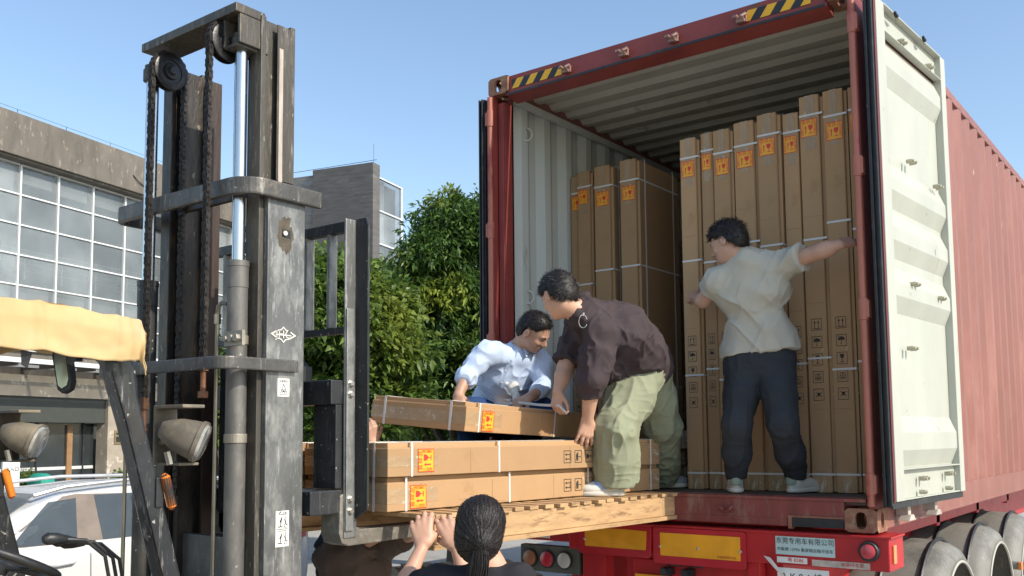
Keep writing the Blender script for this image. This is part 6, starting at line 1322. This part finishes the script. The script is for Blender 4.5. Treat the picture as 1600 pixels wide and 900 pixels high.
# ================================================================== woman with ponytail, back of head
def woman():
    t = thing('person', 'woman with black ponytail and black top, seen from behind, hands gripping the pallet edge', 'person', (1.85, -2.35, 0))
    D0 = 3.50; hc = W(751, 828, D0); f = cdir(.10, .06, .98); u = cdir(.06, 1, -.02); nb = W(762, 884, D0+.0)
    shL = W(682, 908, D0+.02); shR = W(808, 906, D0-.02); ch = W(756, 985, D0); hp = ch+Vector((0, 0, -.46)); side = (shR-shL).normalized(); 
    hL = W(658, 812, 3.90); hR = W(697, 808, 3.90); wrL = W(662, 850, 3.84); wrR = W(712, 852, 3.84); elL = W(622, 935, 3.72); elR = W(742, 955, 3.70)
    B_ = Imp(); HS = .97; P_, ax = add_head(B_, hc, f, u, HS); B_.cone(P_(0, -.02, -.05), nb, .046, .052, .02)
    B_.cone(shL, shR, .046, .046, .03); B_.cone(nb, ch, .06, .09, .04); B_.cone(ch-side*.06, ch+side*.06, .09, .09, .05); B_.cone(ch, hp, .09, .10, .05); B_.cone(hp-side*.07, hp+side*.07, .11, .11, .06)
    B_.limb([shL, elL], [.046, .037], .03); B_.limb([elL, elL.lerp(wrL, .35), wrL], [.036, .036, .0235], .02); B_.limb([shR, elR], [.046, .037], .03); B_.limb([elR, elR.lerp(wrR, .35), wrR], [.036, .036, .0235], .02)
    for sg in (-1, 1):
        h_ = hp+side*.08*sg; k_ = Vector((h_.x+.02, h_.y+.03, .48)); a_ = Vector((h_.x, h_.y, .08)); B_.limb([h_, k_, a_], [.08, .055, .038], .03); B_.cone(a_, a_+Vector((-.07, .12, -.045)), .032, .027, .02)
    add_hand(B_, wrL, (hL-wrL), cdir(-.08, .05, -1), cdir(1, 0, 0), fcurl=[(30, 75, 45), (24, 80, 45), (22, 80, 45), (26, 75, 45)], s=1.16, spread=.10, tc=2.6, k=.004)
    add_hand(B_, wrR, (hR-wrR), cdir(.10, .05, -1), cdir(-1, 0, 0), fcurl=[(28, 75, 45), (22, 80, 45), (22, 80, 45), (28, 75, 45)], s=1.16, spread=.10, tc=2.6, k=.004)
    grow('body', B_, .005, skin, t, 1); face_parts(t, P_, ax, .93)
    # hair: cap gathered at the nape, then the tail
    tie = W(752, 850, D0-.118)
    def ex(H): H.cone(P_(0, -.075, -.03), tie, .075, .026, .04)
    H = Imp(); t_ = .014
    H.ell(P_(0, -.012, .034), [v*HS for v in (.080+t_, .100+t_, .088+t_)], ax, .02); H.ell(P_(0, -.05, -.022), [v*HS for v in (.070+t_, .066+t_, .066+t_)], ax, .03); H.cone(P_(0, -.08, -.03), tie, .066, .022, .05)
    c = np.array(P_(0, 0, 0)); A = np.array([np.array(a) for a in ax])
    H.cut(lambda X: (np.interp(((X-c)@A.T)[..., 1], [-.12, -.075, -.03, .0, .04, .07, .12], [-.12, -.10, -.06, -.01, .02, .055, .06])-((X-c)@A.T)[..., 2])*.8)
    V, Fq = surface_net(*H.field(.004)); V = smooth_mesh(V, Fq, 1); N = normals(V, Fq)
    # combed grooves running from the crown towards the tie
    tz = np.array(tie); R0 = (V-tz); cy = np.array(P_(0, .02, .02)); axis = (tz-cy)/np.linalg.norm(tz-cy); pr = R0-np.multiply.outer(R0@axis, axis); e1 = np.array(ax[0]); e2 = np.cross(axis, e1); th = np.arctan2(pr@e2, pr@e1)
    V = V+N*((vnoise(np.stack([th*26, (R0@axis)*7, th*0], 1), 3)-.5)*.0034+(vnoise(np.stack([th*70, (R0@axis)*9, th*0], 1), 5)-.5)*.0018)[:, None]
    hr = raw_mesh('hair', V, Fq, hair_w, t, smooth=True)
    gen = np.random.default_rng(4); m = MB()                                   # fine strands following the grooves
    for _ in range(900):
        i = gen.integers(0, len(V)); p = V[i].copy(); 
        if ((V[i]-c)@A.T)[2] < -.06: continue
        pts = []
        for k in range(9):
            d2 = ((V[::7]-p)**2).sum(1); j = np.argmin(d2); q = V[::7][j]; nrm = N[::7][j]; pts.append(Vector(q+nrm*.0018)); g_ = (tz-q); g_ = g_-nrm*(g_@nrm); g_ /= np.linalg.norm(g_)+1e-9; p = q+g_*.014
        if (pts[0]-pts[-1]).length > .02: m.tube(pts, .00055, 3, cap=False)
    for k in range(26):                                                        # stray hairs on top
        a = gen.uniform(-1.2, 1.2); b0 = Vector(P_(.07*math.sin(a), gen.uniform(-.06, .05), .118*math.cos(a*.8))); m.tube([b0, b0+CU_*.010+CR_*gen.normal(0, .012), b0+CU_*gen.uniform(.004, .02)+CR_*gen.normal(0, .03)], .0004, 3, cap=False)
    m.build('hair_strands', hair_w, hr)
    gen = np.random.default_rng(9); m = MB(); end = W(738, 968, D0-.10)
    for k in range(520):
        a = gen.uniform(0, 6.28); r = math.sqrt(gen.uniform(0, 1)); o_ = CR_*math.cos(a)*r+CFW*math.sin(a)*r; sp = gen.uniform(.6, 1.2); L_ = gen.uniform(.75, 1.1)
        pts = [tie+o_*.018+CU_*.01]+[tie.lerp(end, t_*L_)+o_*(.018+.030*math.sin(min(1, t_*1.3)*math.pi*.6)*sp)*(1-.35*t_)-CFW*.030*math.sin(t_*2.4)+CR_*.004*math.sin(t_*9+a) for t_ in np.linspace(.08, 1, 8)]
        m.tube(pts, [.0017]*6+[.0014, .0010, .0005], 4, cap=False)
    m.build('ponytail', hair_w, hr, smooth=True)
    m = MB(); m.tube([tie+CR_*.024*math.cos(a)+CU_*.012*math.sin(a)-CFW*.02*abs(math.cos(a))*0+CFW*.02*math.sin(a) for a in np.linspace(0, 6.28, 20)[:-1]], .006, 8, closed=True); m.build('hair_tie', black_rub, hr, smooth=True)
    S_ = Imp(); S_.cone(shL, shR, .056, .056, .04); S_.cone(ch-side*.08, ch+side*.08, .105, .105, .05); S_.cone(nb+Vector((0, 0, -.05)), ch, .075, .11, .04); S_.cone(ch, hp, .11, .12, .05); S_.cone(hp-side*.08, hp+side*.08, .122, .122, .05)
    S_.cone(shL, shL.lerp(elL, .45), .058, .062, .03, cutb=True); S_.cone(shR, shR.lerp(elR, .45), .058, .062, .03, cutb=True); S_.ell(nb+Vector((0, 0, .022)), (.066, .066, .034), None, .012, True); hz = hp.z-.10; S_.cut(lambda X: hz-X[..., 2])
    grow('top', S_, .006, black_tee, t, 1, folds=[((9, 9, 6), .018, None, 2)], seed=41)
    T_ = Imp(); T_.cone(hp-side*.07, hp+side*.07, .118, .118, .05)
    for sg in (-1, 1): h_ = hp+side*.08*sg; T_.limb([h_, Vector((h_.x+.02, h_.y+.03, .48)), Vector((h_.x, h_.y, .09))], [.10, .078, .07], .04, cutb=True)
    T_.cut(lambda X: X[..., 2]-hz-.03); grow('jeans', T_, .008, denim, t, 1)
    for sg in (-1, 1): h_ = hp+side*.08*sg; shoe(t, (h_.x+.02, h_.y-.05, .006), (h_.x-.08, h_.y+.18, .006))
woman()

# ================================================================== worker standing beyond the pallet, mostly hidden
def worker(label, base, yaw, coat, shirt, hands, extra=None, hgt=1.66):
    t = thing('person', label, 'person', (*base, 0)); b = Vector((*base, 0)); fw = Vector((math.sin(yaw), math.cos(yaw), 0)); sd_ = Vector((fw.y, -fw.x, 0)); z = Vector((0, 0, 1)); s = hgt/1.7
    P0 = lambda x, y, zz: b+sd_*x*s+fw*y*s+z*zz*s
    hc = P0(0, .04, 1.585); nb = P0(0, 0, 1.44); sh = [P0(sx*.17, 0, 1.38) for sx in (-1, 1)]; ch = P0(0, 0, 1.20); hp = P0(0, 0, .92)
    B_ = Imp(); Q, ax = add_head(B_, hc, fw+Vector((0, 0, -.1)), z, .97*s); B_.cone(Q(0, -.02, -.05), nb, .052, .06, .02); B_.cone(sh[0], sh[1], .055, .055, .03); B_.cone(nb, ch, .07, .11, .04); B_.cone(ch-sd_*.06, ch+sd_*.06, .11, .11, .05); B_.cone(ch, hp, .11, .11, .05)
    S_ = Imp(); S_.cone(sh[0], sh[1], .072, .072, .04); S_.cone(ch-sd_*.09, ch+sd_*.09, .135, .135, .05); S_.cone(nb-z*.03, ch, .08, .13, .04); S_.cone(ch, hp, .14, .155, .05); lw = P0(0, 0, .80); S_.cone(hp-sd_*.07, hp+sd_*.07, .15, .15, .05)
    T_ = Imp(); T_.cone(hp-sd_*.06, hp+sd_*.06, .12, .12, .05)
    for i, sx in enumerate((-1, 1)):
        h_ = P0(sx*.09, 0, .88); k_ = P0(sx*.10, .03, .49); a_ = P0(sx*.11, 0, .09); B_.limb([h_, k_, a_], [.085, .057, .042], .03); B_.cone(a_, a_+fw*.13-z*.05, .035, .03, .02); T_.limb([h_, k_, a_-z*.02], [.11, .085, .08], .04, cutb=True)
        el, wr, hd, bk = hands[i]; B_.limb([sh[i], el, wr], [.052, .042, .029], .03); add_hand(B_, wr, hd, bk, fw, curl=(30, 45, 30)); S_.limb([sh[i], sh[i].lerp(el, .5), el, el.lerp(wr, .8)], [.078, .078, .070, .055], .035, cutb=True)
        shoe(t, (*(a_-fw*.05).xy, .006), (*(a_+fw*.21).xy, .006), mt=black_rub)
    grow('body', B_, .007, skin_d, t, 1); face_parts(t, Q, ax, .97*s); add_hair('hair', t, Q, ax, .97*s, [(-.12, -.07), (-.07, -.066), (-.03, -.01), (.0, .02), (.03, .022), (.055, .058), (.12, .066)], bl=.02, blades=900, h=.008, seed=8)
    S_.ell(nb+z*.05, (.062, .062, .04), None, .01, True); S_.cut(lambda X: lw.z-X[..., 2]); o = grow('jacket', S_, .007, coat, t, 1, folds=[((8, 8, 5), .026, None, 2.2), ((17, 17, 9), .010, None, 2)], seed=51)
    T_.cut(lambda X: X[..., 2]-lw.z-.06); grow('trousers', T_, .008, navy_pants, t, 1)
    return t
wb = W(556, 870, 5.15)
worker('worker in a loose brown jacket, head hidden behind the cartons, arms under the pallet', (wb.x, wb.y), rad(75), brown_coat, black_tee,
       [(W(515, 868, 5.02)+Vector((0, 0, -.02)), W(592, 838, 4.85), cdir(.6, .8, 0), cdir(0, -.3, -1)), (W(600, 850, 5.0), W(645, 836, 4.7), cdir(.3, .9, .2), cdir(0, -.3, -1))], hgt=1.60)
wb = W(335, 820, 5.2)
worker('worker in dark clothes glimpsed between the forklift mast rails', (wb.x, wb.y), rad(60), dark_jacket, black_tee,
       [(W(315, 850, 5.0), W(330, 800, 4.9), cdir(.5, .6, 0), cdir(0, 0, -1)), (W(380, 850, 5.1), W(400, 800, 4.95), cdir(.4, .6, .3), cdir(0, 0, -1))], hgt=1.60)
# hand supporting the lifted carton's far corner, with its arm: a third helper behind the stack
def helper():
    c = W(566, 700, 5.35); t = worker('helper in black behind the forklift backrest, one hand under the lifted carton', (W(545, 700, 5.55).x, W(545, 700, 5.55).y), rad(80), black_tee, black_tee,
       [(W(560, 735, 5.30), W(582, 692, 5.12), cdir(-.1, 1, -.1), cdir(.4, .2, -.9)), (W(540, 760, 5.6), W(560, 800, 5.5), cdir(0, -1, 0), cdir(0, 0, 1))], hgt=1.55); return t
helper()
# birds on the container door
for px, py, lb in ((1400, 24, 'left of the two small black birds on the container door'), (1444, 62, 'right of the two small black birds on the container door')):
    p = W(px, py, 5.05) if px < 1420 else W(px, py, 5.4); I_ = Imp(); I_.ell(p, (.010, .022, .010), None, .01); I_.ell(p+Vector((.0, -.02, .009)), (.0075,)*3, None, .01); I_.cone(p+Vector((0, .015, 0)), p+Vector((0, .04, .004)), .006, .003, .01)
    V, Fq = surface_net(*I_.field(.003)); e = thing('bird', lb, 'bird', p, 'birds on the door'); raw_mesh('bird_body', V, Fq, birdm, e, smooth=True)
    m = MB()
    for s_ in (-.004, .004): m.tube([p+Vector((s_, 0, -.008)), p+Vector((s_, 0, -.03))], .001, 4)
    m.build('legs', birdm, e)
